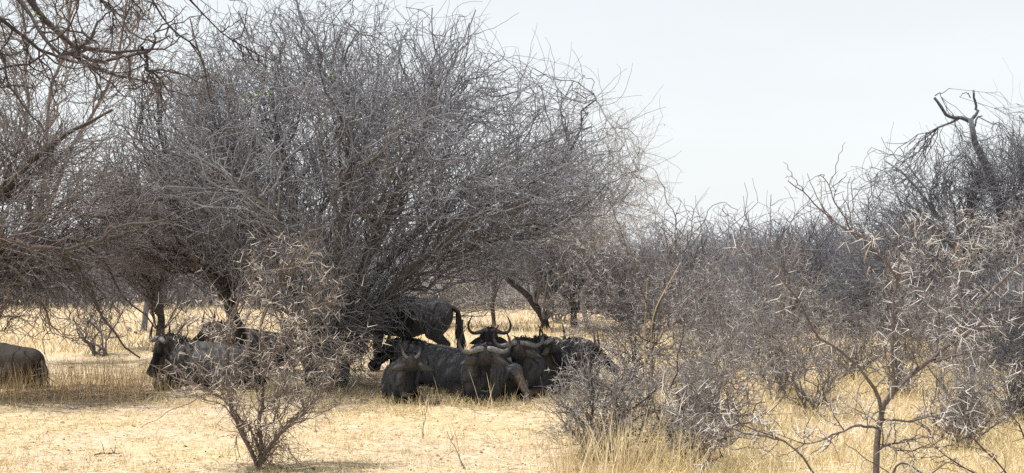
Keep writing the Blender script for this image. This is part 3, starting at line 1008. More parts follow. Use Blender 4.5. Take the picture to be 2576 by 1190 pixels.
def wildebeest(label, loc, theta, sc=1.12, pose='lying', poll=(.72, 0, .74), hyaw=0, hpitch=72, roll=0, h=.014, horn='adult', seed=0, foreleg=None, hind=None, dark=1.0, tint=(1, 1, 1), hs=1.0, sq=.84):
    rng = np.random.default_rng(seed + 100)
    loc = np.array([loc[0], loc[1], 0.0])
    root = thing('wildebeest', label, 'wildebeest', (loc[0], loc[1], float(gz(loc[0], loc[1])) - .01), 'wildebeest resting in the shade', math.radians(theta), sc)
    R = np.array((Euler((0, 0, math.radians(hyaw))).to_matrix() @ Euler((0, math.radians(hpitch), 0)).to_matrix() @ Euler((math.radians(roll), 0, 0)).to_matrix()))
    poll = np.array(poll, float)
    H = lambda x, y, z: poll + R @ (np.array([x, y, z], float) * hs)
    pr = []
    if pose == 'lying':
        pr += [cap((.34, 0, .40), (-.10, 0, .36), .265, .29, .08), cap((-.10, 0, .36), (-.56, 0, .35), .29, .245, .08),
               cap((.30, 0, .62), (-.05, 0, .56), .135, .11, .10), cap((-.1, 0, .55), (-.62, 0, .47), .10, .12, .1),
               ell((.47, 0, .36), (.20, .215, .33), k=.08), ell((.50, 0, .16), (.15, .16, .15), k=.06),
               cap((.15, 0, .665), (-.60, 0, .56), .04, .05, .05)]
        for sgn in (-1, 1):
            pr += [ell((.30, sgn * .215, .52), (.085, .05, .17), k=.05), ell((-.50, sgn * .14, .545), (.075, .05, .055), k=.05), cap((.42, sgn * .21, .40), (.52, sgn * .14, .22), .07, .06, .05)]
        withers = np.array([.40, 0, .58])
        for sgn in (-1, 1):
            pr += [cap((.38, sgn * .19, .46), (.24, sgn * .24, .17), .12, .085, .05)]
            if foreleg and foreleg[0] == sgn:
                k_, f_ = foreleg[1], foreleg[2]
                pr += [cap((.26, sgn * .23, .17), k_, .07, .05, .04), cap(k_, f_, .045, .032, .02), cap(f_, np.array(f_) + [.06, 0, -.005], .036, .03, .02)]
            else:
                pr += [cap((.26, sgn * .23, .15), (.64, sgn * .17, .09), .07, .055, .04), cap((.64, sgn * .17, .08), (.34, sgn * .11, .05), .05, .034, .02)]
            if hind and hind[0] == sgn:
                s_, h_, f_ = hind[1:]
                pr += [ell((-.44, sgn * .22, .30), (.27, .13, .27)), cap((-.42, sgn * .25, .30), s_, .17, .115, .09), cap(s_, h_, .10, .042, .05), cap(h_, f_, .038, .030, .02), cap(f_, np.array(f_) + [.06, .02, -.005], .034, .028, .02)]
            else:
                pr += [ell((-.44, sgn * .20, .30), (.29, .14, .28)), cap((-.42, sgn * .24, .28), (-.20, sgn * .30, .18), .13, .085, .06),
                       cap((-.20, sgn * .30, .16), (-.56, sgn * .31, .08), .07, .045, .03), cap((-.56, sgn * .31, .07), (-.14, sgn * .35, .045), .042, .034, .02)]
    else:
        pr += [cap((.42, 0, .86), (-.08, 0, .83), .29, .295, .08), cap((-.08, 0, .83), (-.56, 0, .87), .29, .23, .08),
               cap((.38, 0, 1.13), (0, 0, 1.04), .13, .11, .1), cap((0, 0, 1.02), (-.62, 0, 1.0), .11, .11, .1), ell((.52, 0, .86), (.18, .2, .27))]
        withers = np.array([.50, 0, 1.05])
        for sgn in (-1, 1):
            pr += [cap((.42, sgn * .16, .88), (.38, sgn * .16, .62), .13, .085, .05), cap((.38, sgn * .16, .62), (.41, sgn * .15, .38), .07, .045, .03),
                   cap((.41, sgn * .15, .38), (.40, sgn * .15, .10), .042, .032, .02), cap((.40, sgn * .15, .10), (.43, sgn * .15, .03), .036, .045, .02),
                   ell((-.52, sgn * .13, .82), (.22, .12, .27)), cap((-.52, sgn * .15, .76), (-.46, sgn * .16, .60), .14, .09, .05),
                   cap((-.46, sgn * .16, .60), (-.68, sgn * .15, .42), .085, .048, .03), cap((-.68, sgn * .15, .42), (-.64, sgn * .15, .10), .042, .032, .02),
                   cap((-.64, sgn * .15, .10), (-.60, sgn * .15, .03), .036, .045, .02)]
    pr = [squeeze(p_, sq) for p_ in pr]
    nb = H(-.02, 0, -.10)
    midn = (withers + nb) / 2 + np.array([0, 0, .02])
    pr += [cap(withers, midn, .165, .13, .08), cap(midn, nb, .14, .10, .06), cap(withers - [0, 0, .18], H(.04, 0, -.13), .16, .085, .07)]
    caph = lambda a_, b_, ra, rb, k: cap(a_, b_, ra * hs, rb * hs, k)
    ellh = lambda c_, r_, R_, k: ell(c_, np.array(r_) * hs, R_, k)
    # head
    pr += [caph(H(.00, 0, -.055), H(.16, 0, -.060), .088, .084, .03), caph(H(.16, 0, -.055), H(.40, 0, -.050), .070, .056, .03), ellh(H(.435, 0, -.055), (.052, .072, .062), R, .03),
           caph(H(.08, 0, -.125), H(.38, 0, -.095), .062, .042, .03), ellh(H(.455, 0, -.10), (.04, .052, .035), R, .02), ellh(H(.05, 0, .015), (.085, .075, .035), R, .03)]
    for sgn in (-1, 1):
        pr += [ellh(H(.135, sgn * .072, -.025), (.045, .026, .034), R, .02), ellh(H(.45, sgn * .048, -.03), (.03, .022, .026), R, .015)]
    V, Fq = sdf_mesh(pr, h)
    rib = .5 + .5 * np.sin(V[:, 0] * 62 + 1.2 * np.sin(V[:, 2] * 8))
    V[:, 1] *= 1 - .05 * rib * np.clip((np.abs(V[:, 1]) - .1) / .1, 0, 1) * (V[:, 0] < .45) * (V[:, 0] > -.4)
    V += rng.normal(size=V.shape) * .0022
    V[:, 2] = np.maximum(V[:, 2], 0.0)
    # coat: grey brown with dark upright bars on neck and ribs, black face, tan shanks
    hl = (V - poll) @ R / hs
    nz = rng.random(64)
    wx = V[:, 0] + .03 * np.sin(V[:, 2] * 14 + V[:, 1] * 9) + .02 * np.sin(V[:, 2] * 31)
    bar = .5 + .5 * np.sin(wx * 62 + 1.2 * np.sin(V[:, 2] * 8))
    ztop = .30 if pose == 'lying' else .70
    barw = np.clip((V[:, 0] + .35) / .3, 0, 1) * np.clip((V[:, 2] - ztop * .6) / .12, 0, 1)
    base = np.array([.070, .0715, .077]) * np.array(tint)
    col = np.repeat(base[None], len(V), 0)
    col *= (1 - .72 * (bar ** 2.0) * barw * (.6 + .4 * np.sin(V[:, 2] * 17 + V[:, 0] * 23)))[:, None]
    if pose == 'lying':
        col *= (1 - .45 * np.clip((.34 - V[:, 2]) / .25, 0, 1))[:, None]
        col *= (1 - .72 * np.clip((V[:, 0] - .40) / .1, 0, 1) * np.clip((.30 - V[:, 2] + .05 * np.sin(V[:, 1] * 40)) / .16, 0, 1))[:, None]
    if pose == 'standing':
        fr = np.clip((V[:, 0] + .30 + .05 * np.sin(V[:, 2] * 9)) / .22, 0, 1)
        col *= (1 - .72 * fr)[:, None]
    low = np.clip((.14 - V[:, 2]) / .06, 0, 1) if pose == 'lying' else np.clip((.45 - V[:, 2]) / .1, 0, 1)
    tan = np.array([.15, .105, .075])
    lat = np.abs(V[:, 1]) if pose == 'lying' else np.ones(len(V))
    legw = low * (np.clip((lat - .06) / .05, 0, 1) if pose == 'lying' else 1)
    col = col * (1 - legw[:, None] * .8) + tan * legw[:, None] * .8
    if hind:
        # the outstretched shank is tan
        sm = np.array([1, sq, 1])
        s_, f_ = np.array(hind[2]) * sm, np.array(hind[3]) * sm
        for a_, b_, r_ in ((np.array(hind[1]) * sm, s_, .10), (s_, f_, .07)):
            ba = b_ - a_
            tt = np.clip(((V - a_) @ ba) / (ba @ ba), 0, 1)
            dd = np.linalg.norm(V - a_ - tt[:, None] * ba, axis=1)
            m = (np.clip((r_ * 1.3 - dd) / (.3 * r_), 0, 1) * np.clip(tt * 3 - .3, 0, 1))[:, None]
            col = col * (1 - m) + np.array([.125, .098, .080]) * m
    if foreleg:
        k_, f_ = np.array(foreleg[1]) * [1, sq, 1], np.array(foreleg[2]) * [1, sq, 1]
        ba = f_ - k_
        tt = ((V - k_) @ ba) / (ba @ ba)
        m = ((np.linalg.norm(V - k_ - np.clip(tt, 0, 1.4)[:, None] * ba, axis=1) < .08) & (tt > .0))[:, None]
        col = np.where(m, np.where(tt[:, None] > .95, np.array([.02, .018, .017]), tan * .9), col)
    inhead = (hl[:, 0] > -.06) & (hl[:, 0] < .56) & (np.abs(hl[:, 1]) < .13) & (hl[:, 2] > -.19) & (hl[:, 2] < .1)
    face = inhead & (hl[:, 2] > -.085 - .02 * np.sin(hl[:, 0] * 20)) & (hl[:, 0] > .03)
    cheek = inhead & ~face
    fcol = np.array([.007, .0075, .0095])
    brow = np.clip((.19 - hl[:, 0]) / .08, 0, 1)[:, None]
    brown = np.array([.046, .041, .039])
    col = np.where(cheek[:, None], np.array([.048, .043, .040]), col)
    col = np.where(face[:, None], fcol * (1 - brow) + brown * brow, col)
    lip = inhead & (hl[:, 0] > .445) & (hl[:, 2] < -.035)
    col = np.where(lip[:, None], np.array([.17, .16, .155]), col)
    nos = inhead & (hl[:, 0] > .44) & (np.linalg.norm((hl - [.47, 0, -.02]) * [1, 0, 1], axis=1) < .02) & (np.abs(hl[:, 1]) > .03)
    col = np.where(nos[:, None], np.array([.008, .008, .008]), col)
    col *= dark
    col *= rng.uniform(.9, 1.1, (len(V), 1))
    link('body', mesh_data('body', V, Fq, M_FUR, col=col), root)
    # horns
    up = R.T @ np.array([0, 0, 1.0])
    up[1] = 0
    up = unit(up)
    fw = unit(np.cross(np.array([0, 1.0, 0]), up))
    if horn == 'adult':
        prof = [(.028, .02, 0, .046), (.085, .022, .01, .047), (.155, .002, .02, .041), (.225, -.012, .02, .034), (.285, .012, .015, .028), (.318, .075, 0, .023), (.312, .145, -.01, .018), (.282, .21, -.015, .012), (.240, .268, -.015, .003)]
    else:
        prof = [(.055, .01, 0, .030), (.085, .035, .005, .028), (.112, .075, .005, .023), (.122, .125, 0, .018), (.118, .18, 0, .012), (.105, .235, 0, .004)]
    for sgn in (-1, 1):
        pts = np.array([poll + R @ (np.array([0, sgn * y, .012]) + up * r_ + fw * f_) * hs for y, r_, f_, _ in prof])
        K = 22
        P = spline(pts, K)[None]
        rad = np.interp(np.linspace(0, 1, K), np.linspace(0, 1, len(prof)), [q[3] * hs * .78 for q in prof])[None]
        rad = rad * (1 + .03 * np.sin(np.arange(K) * 2.2))
        v, f = tubes(P, rad, 9, rng)
        tcol = np.repeat(np.linspace(0, 1, K), 9)[:, None]
        hc = np.array([.155, .152, .15]) * (1 - np.clip((tcol - .28) / .45, 0, 1)) + np.array([.02, .019, .018]) * np.clip((tcol - .28) / .45, 0, 1)
        hc = hc * (.85 + .3 * np.repeat(.5 + .5 * np.sin(np.arange(K) * 2.2), 9)[:, None])
        link('horn', mesh_data('horn', v, f, M_HORN, col=hc * min(1, dark * 1.05)), root)
    # ears: cupped leaf shapes held out sideways
    for sgn in (-1, 1):
        e0 = np.array([.085, sgn * .085, -.06])
        ed = unit(np.array([.22, sgn * .95, -.05]) + up * -.05)
        en = unit(np.cross(ed, up)) * -sgn
        ew = unit(np.cross(en, ed))
        n1, n2 = 8, 5
        ev, ef, ec = [], [], []
        L = .23
        for side in (0, 1):
            for i in range(n1):
                t_ = i / (n1 - 1)
                w_ = .060 * math.sin(math.pi * min(1, .12 + .88 * t_) ** .8) * (1 - .25 * t_) + .004
                for j in range(n2):
                    s_ = j / (n2 - 1) * 2 - 1
                    q = e0 + ed * L * t_ + ew * w_ * s_ + en * ((1 - s_ * s_) * -.022 + (.006 if side else 0))
                    ev.append(poll + R @ q * hs)
                    ec.append([.075, .070, .066] if side == 0 and abs(s_) < .9 else [.042, .040, .040])
        for side in (0, 1):
            o_ = side * n1 * n2
            for i in range(n1 - 1):
                for j in range(n2 - 1):
                    q = [o_ + i * n2 + j, o_ + i * n2 + j + 1, o_ + (i + 1) * n2 + j + 1, o_ + (i + 1) * n2 + j]
                    ef.append(q if side else q[::-1])
        link('ear', mesh_data('ear', np.array(ev), np.array(ef), M_FUR, col=np.array(ec) * dark), root)
    # eyes
    for sgn in (-1, 1):
        bm_v = []
        for a_ in range(5):
            for b_ in range(8):
                th, ph = math.pi * a_ / 4, 2 * math.pi * b_ / 8
                bm_v.append(H(.14, sgn * .089, -.020) + .0175 * np.array([math.sin(th) * math.cos(ph), math.sin(th) * math.sin(ph), math.cos(th)]))
        bf = [[a_ * 8 + b_, (a_ + 1) * 8 + b_, (a_ + 1) * 8 + (b_ + 1) % 8, a_ * 8 + (b_ + 1) % 8] for a_ in range(4) for b_ in range(8)]
        link('eye', mesh_data('eye', np.array(bm_v), np.array(bf), M_EYE), root)
    # mane from poll to withers, hanging to both sides
    n = 420
    a0, a1 = H(-.06, 0, -.01), withers + np.array([-.22, 0, .13 if pose == 'lying' else .18])
    t_ = rng.random(n)
    ctl = np.array([a0, (a0 + a1) / 2 + [0, 0, .045], a1])
    cr = spline(ctl, 40)
    p = cr[(t_ * 39).astype(int)] + rng.normal(size=(n, 3)) * [.02, .016, .012]
    p[:, 2] -= .012
    d = unit(np.stack([rng.normal(-.25, .3, n), rng.normal(0, .75, n), rng.uniform(.3, .9, n)], -1))
    L = rng.uniform(.09, .20, n)
    v, q, tr = blades(p, d, L, np.full(n, .008), rng, droop=.75)
    link('mane', mesh_data('mane', v, [q, tr], M_HAIR), root)
    # beard under the throat
    n = 240
    t_ = rng.random((n, 1))
    p = H(.16, 0, -.17) * (1 - t_) + (withers + np.array([.10, 0, -.28])) * t_ + rng.normal(size=(n, 3)) * [.02, .02, .015]
    d = unit(np.stack([rng.normal(0, .25, n), rng.normal(0, .25, n), np.full(n, -.9)], -1))
    L = rng.uniform(.07, .17, n)
    v, q, tr = blades(p, d, L, np.full(n, .007), rng, droop=.1)
    link('beard', mesh_data('beard', v, [q, tr], M_HAIR, ), root)
    # tail
    if pose == 'standing':
        tp = [(-.76, 0, 1.0), (-.86, 0, .93), (-.90, 0, .78), (-.90, .01, .60)]
        n, pl = 420, .95
    else:
        tp = [(-.78, .05, .42), (-.88, .08, .30), (-.90, .14, .16), (-.84, .24, .06)]
        n, pl = 160, .3
    sp = spline(np.array(tp), 12)
    v, f = tubes(sp[None], np.linspace(.045, .016, 12)[None], 7, rng)
    tl = link('tail', mesh_data('tail', v, f, M_HAIR), root)
    t_ = rng.random(n) ** .8
    p = sp[(3 + t_ * 8).astype(int)] + rng.normal(size=(n, 3)) * .012
    d = unit(np.stack([rng.normal(-.03, .09, n), rng.normal(0, .10, n), np.full(n, -1.0)], -1)) if pose == 'standing' else unit(np.stack([rng.normal(.4, .3, n), rng.normal(.3, .3, n), np.full(n, -.2)], -1))
    L = rng.uniform(.25, .50, n) * (1 if pose == 'standing' else .6)
    v, q, tr = blades(p, d, L, np.full(n, .010), rng, droop=.02)
    v[:, 2] = np.maximum(v[:, 2], .012)
    link('tail_tuft', mesh_data('tail_tuft', v, [q, tr], M_HAIR), tl)
    return root


def spot(u, Y, theta, fwd, sc=1.12):
    """root position so that the animal's own point (fwd, 0) stands at picture column u, distance Y"""
    a = math.radians(theta)
    return (ux(u, Y) - fwd * sc * math.cos(a), Y - fwd * sc * math.sin(a))


# front row, faces to the viewer
wildebeest('young wildebeest with short upright horns, lying with one foreleg stretched over the straw', spot(1018, 21.0, -80, .60, .88), -80, .88,
           poll=(.74, .10, .77), hyaw=-8, hpitch=76, horn='short', seed=1, foreleg=(1, (.70, .34, .09), (.98, .66, .035)), hs=1.2, sq=.80)
wildebeest('large wildebeest facing the viewer in the front row, hind leg stretched out sideways', spot(1186, 21.0, -111, .62), -111,
           poll=(.70, .22, .735), hyaw=34, hpitch=75, seed=2, tint=(1.1, 1.08, 1.07), hind=(1, (-.16, .42, .40), (-.02, .70, .13), (.26, .86, .03)), hs=1.06, sq=.78)
wildebeest('wildebeest with a blue black face lying behind the right shoulder of the big front one', spot(1312, 21.9, -112, .60), -112,
           poll=(.72, .0, .735), hyaw=26, hpitch=78, seed=3, hs=1.06, tint=(.8, .8, .82))
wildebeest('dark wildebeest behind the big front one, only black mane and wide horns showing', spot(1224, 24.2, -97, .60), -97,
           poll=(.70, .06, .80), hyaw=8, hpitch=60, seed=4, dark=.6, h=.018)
wildebeest('wildebeest lying at the right of the herd with its head turned right in profile', spot(1378, 22.3, -40, .55), -40,
           poll=(.64, -.02, .77), hyaw=6, hpitch=52, seed=5)
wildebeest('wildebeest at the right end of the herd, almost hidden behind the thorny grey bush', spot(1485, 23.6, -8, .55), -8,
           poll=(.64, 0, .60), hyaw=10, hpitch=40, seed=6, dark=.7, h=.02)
wildebeest('pale grey wildebeest lying with its back turned behind the young one with short horns', spot(1010, 23.6, 158, .55), 158,
           poll=(.72, .04, .72), hyaw=25, hpitch=45, seed=7, tint=(1.5, 1.46, 1.4), h=.016)
wildebeest('tall wildebeest standing in the shade, dark in front with a grey rump and black tail', spot(1142, 27.2, 174, -.80, 1.23), 174, 1.23, pose='standing',
           poll=(.98, 0, .98), hyaw=0, hpitch=62, seed=8, h=.018, dark=.8)
wildebeest('wildebeest lying on the left in profile, black face and pale horn, behind the thorn bush', spot(412, 23.3, -158, .55), -158,
           poll=(.60, .06, .74), hyaw=14, hpitch=66, seed=9, h=.016, hs=1.08, tint=(1.4, 1.36, 1.32))
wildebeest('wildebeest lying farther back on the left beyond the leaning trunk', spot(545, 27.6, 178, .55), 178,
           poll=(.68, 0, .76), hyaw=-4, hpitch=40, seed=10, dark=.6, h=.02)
wildebeest('wildebeest lying at the left edge of the view, only its brown rump showing', spot(112, 24.0, 168, -.80, 1.1), 168, 1.1,
           poll=(.68, 0, .80), hyaw=0, hpitch=45, seed=11, tint=(.46, .34, .26), h=.02)


# ------------------------------------------------------------------ thorny plants in front
def left_bush():
    Y = 14.6
    t = Plant(51)
    b = np.array([ux(652, Y), Y, 0.0])
    root = thing('thorn_bush', 'near thorn bush in front on the left, bristling with pale spines', 'bush', b)
    paths = [[b, *uvs(Y, (622, 1110), (590, 1040), (575, 960), (578, 880), (595, 790), (620, 700), (650, 630))],
             [b, *uvs(Y, (660, 1100), (662, 1010, .1), (668, 920, .2), (660, 830, .2), (690, 740, .2), (730, 640, .1))],
             [b, *uvs(Y, (685, 1120, -.1), (720, 1085, -.2), (770, 1055, -.3), (820, 1000, -.3), (880, 940, -.3))],
             [at(668, 920, Y + .2), *uvs(Y, (720, 850, .2), (780, 780, .1), (840, 730, 0), (868, 690, 0))],
             [at(690, 740, Y + .2), *uvs(Y, (740, 640, .1), (770, 590, 0), (800, 570, -.1))],
             [at(578, 880, Y), *uvs(Y, (540, 820, .1), (510, 760, .2), (470, 720, .2), (445, 700, .2))],
             [at(580, 1010, Y), *uvs(Y, (530, 975, -.2), (460, 950, -.3), (400, 925, -.3))],
             [at(585, 1025, Y), *uvs(Y, (540, 990, -.4), (470, 1010, -.6), (400, 1040, -.8), (350, 1070, -.9))],
             [at(720, 850, Y + .2), *uvs(Y, (800, 850, -.1), (880, 860, -.2), (925, 880, -.2))]]
    rad = [(.026, .006), (.022, .006), (.02, .006), (.014, .005), (.011, .004), (.012, .004), (.011, .003), (.009, .002), (.012, .004)]
    t.stems(paths, rad, K=18, sides=6, wob=.05)
    poly = [(400, 985), (385, 920), (440, 880), (455, 720), (520, 700), (570, 720), (620, 610), (690, 590), (770, 570), (830, 640), (880, 700), (915, 800), (945, 880), (910, 970), (830, 1010), (760, 1060), (690, 1120), (610, 1080), (560, 1010), (470, 1000)]
    dense = [(540, 860), (640, 820), (760, 790), (880, 840), (910, 920), (840, 990), (740, 1010), (640, 1000), (560, 970)]
    c = lambda n: crown_pts(poly, Y, n, .75, .5, t.rng)
    t.to_targets(c(40), .6, 10, .009, .004, 5, [0], wob=.13, trop=.1)
    T = np.concatenate([c(170), crown_pts([(610, 650), (690, 570), (810, 560), (890, 690), (930, 800), (800, 790), (640, 760)], Y, 48, .5, .3, t.rng), crown_pts([(540, 930), (830, 930), (850, 1010), (760, 1070), (650, 1090), (570, 1040)], Y, 60, .6, .3, t.rng), crown_pts(dense, Y, 80, .6, .4, t.rng)])
    t.to_targets(T, .40, 9, .0052, .0028, 4, [0, 1], wob=.13, straight=.2)
    t.twigs(900, (.12, .40), 6, .0034, .0019, [1, 2], spread=1.0, curl=.2, zig=.25)
    # fine scrub round the foot
    foot = [(600, 1190), (640, 1120), (700, 1080), (780, 1110), (810, 1190)]
    t.to_targets(crown_pts(foot, Y, 60, .4, .2, t.rng, zmin=.04), .35, 7, .004, .002, 3, [0], wob=.15, straight=.1, ang=.2)
    t.twigs(140, (.1, .3), 5, .0025, .0014, [4], spread=1.0, curl=.25)
    t.build_levels(root, b, [('stem', [0], M_REDLIT, True, False), ('limb', [1], M_REDLIT, True, False), ('branches', [2], M_TANTWIG, False, True), ('twigs', [3, 4, 5], M_TANTWIG, False, True)])
    p, d = t.thorn_sites(1150, [1, 2, 3, 3])
    keep = (p[:, 2] > .45)
    p, d = p[keep], d[keep]
    add_thorns(root, b, p, d, t.rng.uniform(.055, .125, len(p)), t.rng, 300, .95, M_THORN_TAN)


def mid_bush():
    Y = 15.4
    t = Plant(52)
    b = np.array([ux(1500, Y), Y, 0.0])
    root = thing('thorn_bush', 'dense round grey thorn bush right of the herd with straw growing through it', 'bush', b)
    r = t.rng
    poly = [(1340, 1060), (1360, 1000), (1405, 920), (1440, 860), (1530, 845), (1610, 865), (1700, 890), (1780, 930), (1810, 1010), (1760, 1080), (1690, 1150), (1500, 1175), (1400, 1150), (1345, 1100)]
    dense = [(1390, 1010), (1440, 930), (1500, 900), (1580, 920), (1620, 1000), (1600, 1080), (1500, 1110), (1400, 1080)]
    c = lambda n: crown_pts(poly, Y, n, .8, .5, r, zmin=.05)
    ends = c(13)
    t.stems([[b + r.normal(size=3) * [.15, .12, 0], b + (e - b) * [.4, .4, .5], e] for e in ends], [(.017, .006)] * 13, K=11, sides=6, wob=.14)
    t.to_targets(c(90), .5, 9, .008, .004, 4, [0], wob=.14)
    T = np.concatenate([c(300), crown_pts(dense, Y, 190, .7, .4, r)])
    t.to_targets(T, .36, 8, .0045, .0025, 3, [0, 1], wob=.13, straight=.2, ang=.5)
    t.twigs(1200, (.12, .42), 5, .003, .0016, [1, 2], spread=1.0, curl=.25, zig=.2)
    t.build_levels(root, b, [('stem', [0], M_DARKRED, True, False), ('limb', [1], M_BROWN, True, False), ('branches', [2], M_BUSH, False, True), ('twigs', [3], M_BUSH, False, True)])
    p, d = t.thorn_sites(1700, [1, 2, 3])
    add_thorns(root, b, p, d, r.uniform(.03, .075, len(p)), r, 300, 1.45)


def mid_sapling():
    Y = 18.2
    t = Plant(53)
    b = np.array([ux(1632, Y), Y, 0.0])
    root = thing('thorn_tree', 'slender thorny sapling rising beside the dense grey bush, its stem in dry creeper', 'tree', b)
    paths = [[b, *uvs(Y, (1633, 960), (1632, 880), (1642, 800), (1665, 740), (1695, 660), (1720, 590), (1745, 530))],
             [at(1634, 880, Y), *uvs(Y, (1600, 840, .1), (1560, 790, .2), (1500, 730, .3), (1450, 670, .3), (1400, 590, .3))],
             [at(1640, 810, Y), *uvs(Y, (1620, 740, -.2), (1600, 660, -.3), (1570, 580, -.3), (1520, 470, -.3))],
             [at(1665, 740, Y), *uvs(Y, (1730, 720, .1), (1800, 700, .2), (1880, 690, .2))],
             [at(1690, 670, Y), *uvs(Y, (1700, 590, .1), (1680, 520, .1), (1650, 450, .1), (1600, 440, .1))],
             [at(1634, 900, Y), *uvs(Y, (1690, 850, -.2), (1750, 800, -.3), (1830, 770, -.3))],
             [at(1633, 860, Y), *uvs(Y, (1570, 820, -.2), (1490, 800, -.4), (1420, 790, -.5), (1380, 760, -.5))],
             [at(1695, 660, Y), *uvs(Y, (1740, 590, -.2), (1790, 530, -.2), (1850, 540, -.2))]]
    rad = [(.03, .005), (.012, .004), (.013, .004), (.011, .004), (.009, .003), (.011, .004), (.010, .003), (.008, .003)]
    t.stems(paths, rad, K=16, sides=6, wob=.10)
    poly = [(1370, 800), (1390, 640), (1440, 570), (1560, 520), (1680, 540), (1800, 560), (1880, 640), (1880, 780), (1830, 880), (1720, 960), (1600, 980), (1500, 930), (1420, 880)]
    c = lambda n: crown_pts(poly, Y, n, 1.1, .8, t.rng)
    t.to_targets(c(50), .7, 9, .007, .0035, 4, [0], wob=.13)
    t.to_targets(c(340), .5, 8, .0042, .0025, 3, [0, 1], wob=.13, straight=.2)
    t.twigs(900, (.12, .4), 5, .0032, .0018, [1, 2], spread=1.0, curl=.2, zig=.22)
    t.build_levels(root, b, [('stem', [0], M_RED, True, False), ('limb', [1], M_BROWN, True, False), ('branches', [2], M_BROWN, False, True), ('twigs', [3], M_BROWN, False, True)])
    p, d = t.thorn_sites(1300, [0, 1, 2, 3])
    keep = p[:, 2] > .5
    p, d = p[keep], d[keep]
    add_thorns(root, b, p, d, t.rng.uniform(.04, .085, len(p)), t.rng, 300, 1.15)
    # dry pale creeper up the stem
    for off, (uA, vA) in ((-.03, (1628, 700)), (.03, (1712, 660))):
        P = spline(np.array([b + [off, -.04, 0], *[q + [0, -.05, 0] for q in uvs(Y, (1630 + off * 200, 950), (1628 + off * 300, 860), (1635 + off * 400, 780))], at(uA, vA, Y - .08)]), 18)[None]
        v, f = tubes(P, np.linspace(.014, .006, 18)[None], 5, t.rng)
        link('creeper', mesh_data('creeper', v - b, f, M_STRAW), root)


M_STRAW = flat_mat('straw_stalk', (0.58, 0.46, 0.26), 0.7)


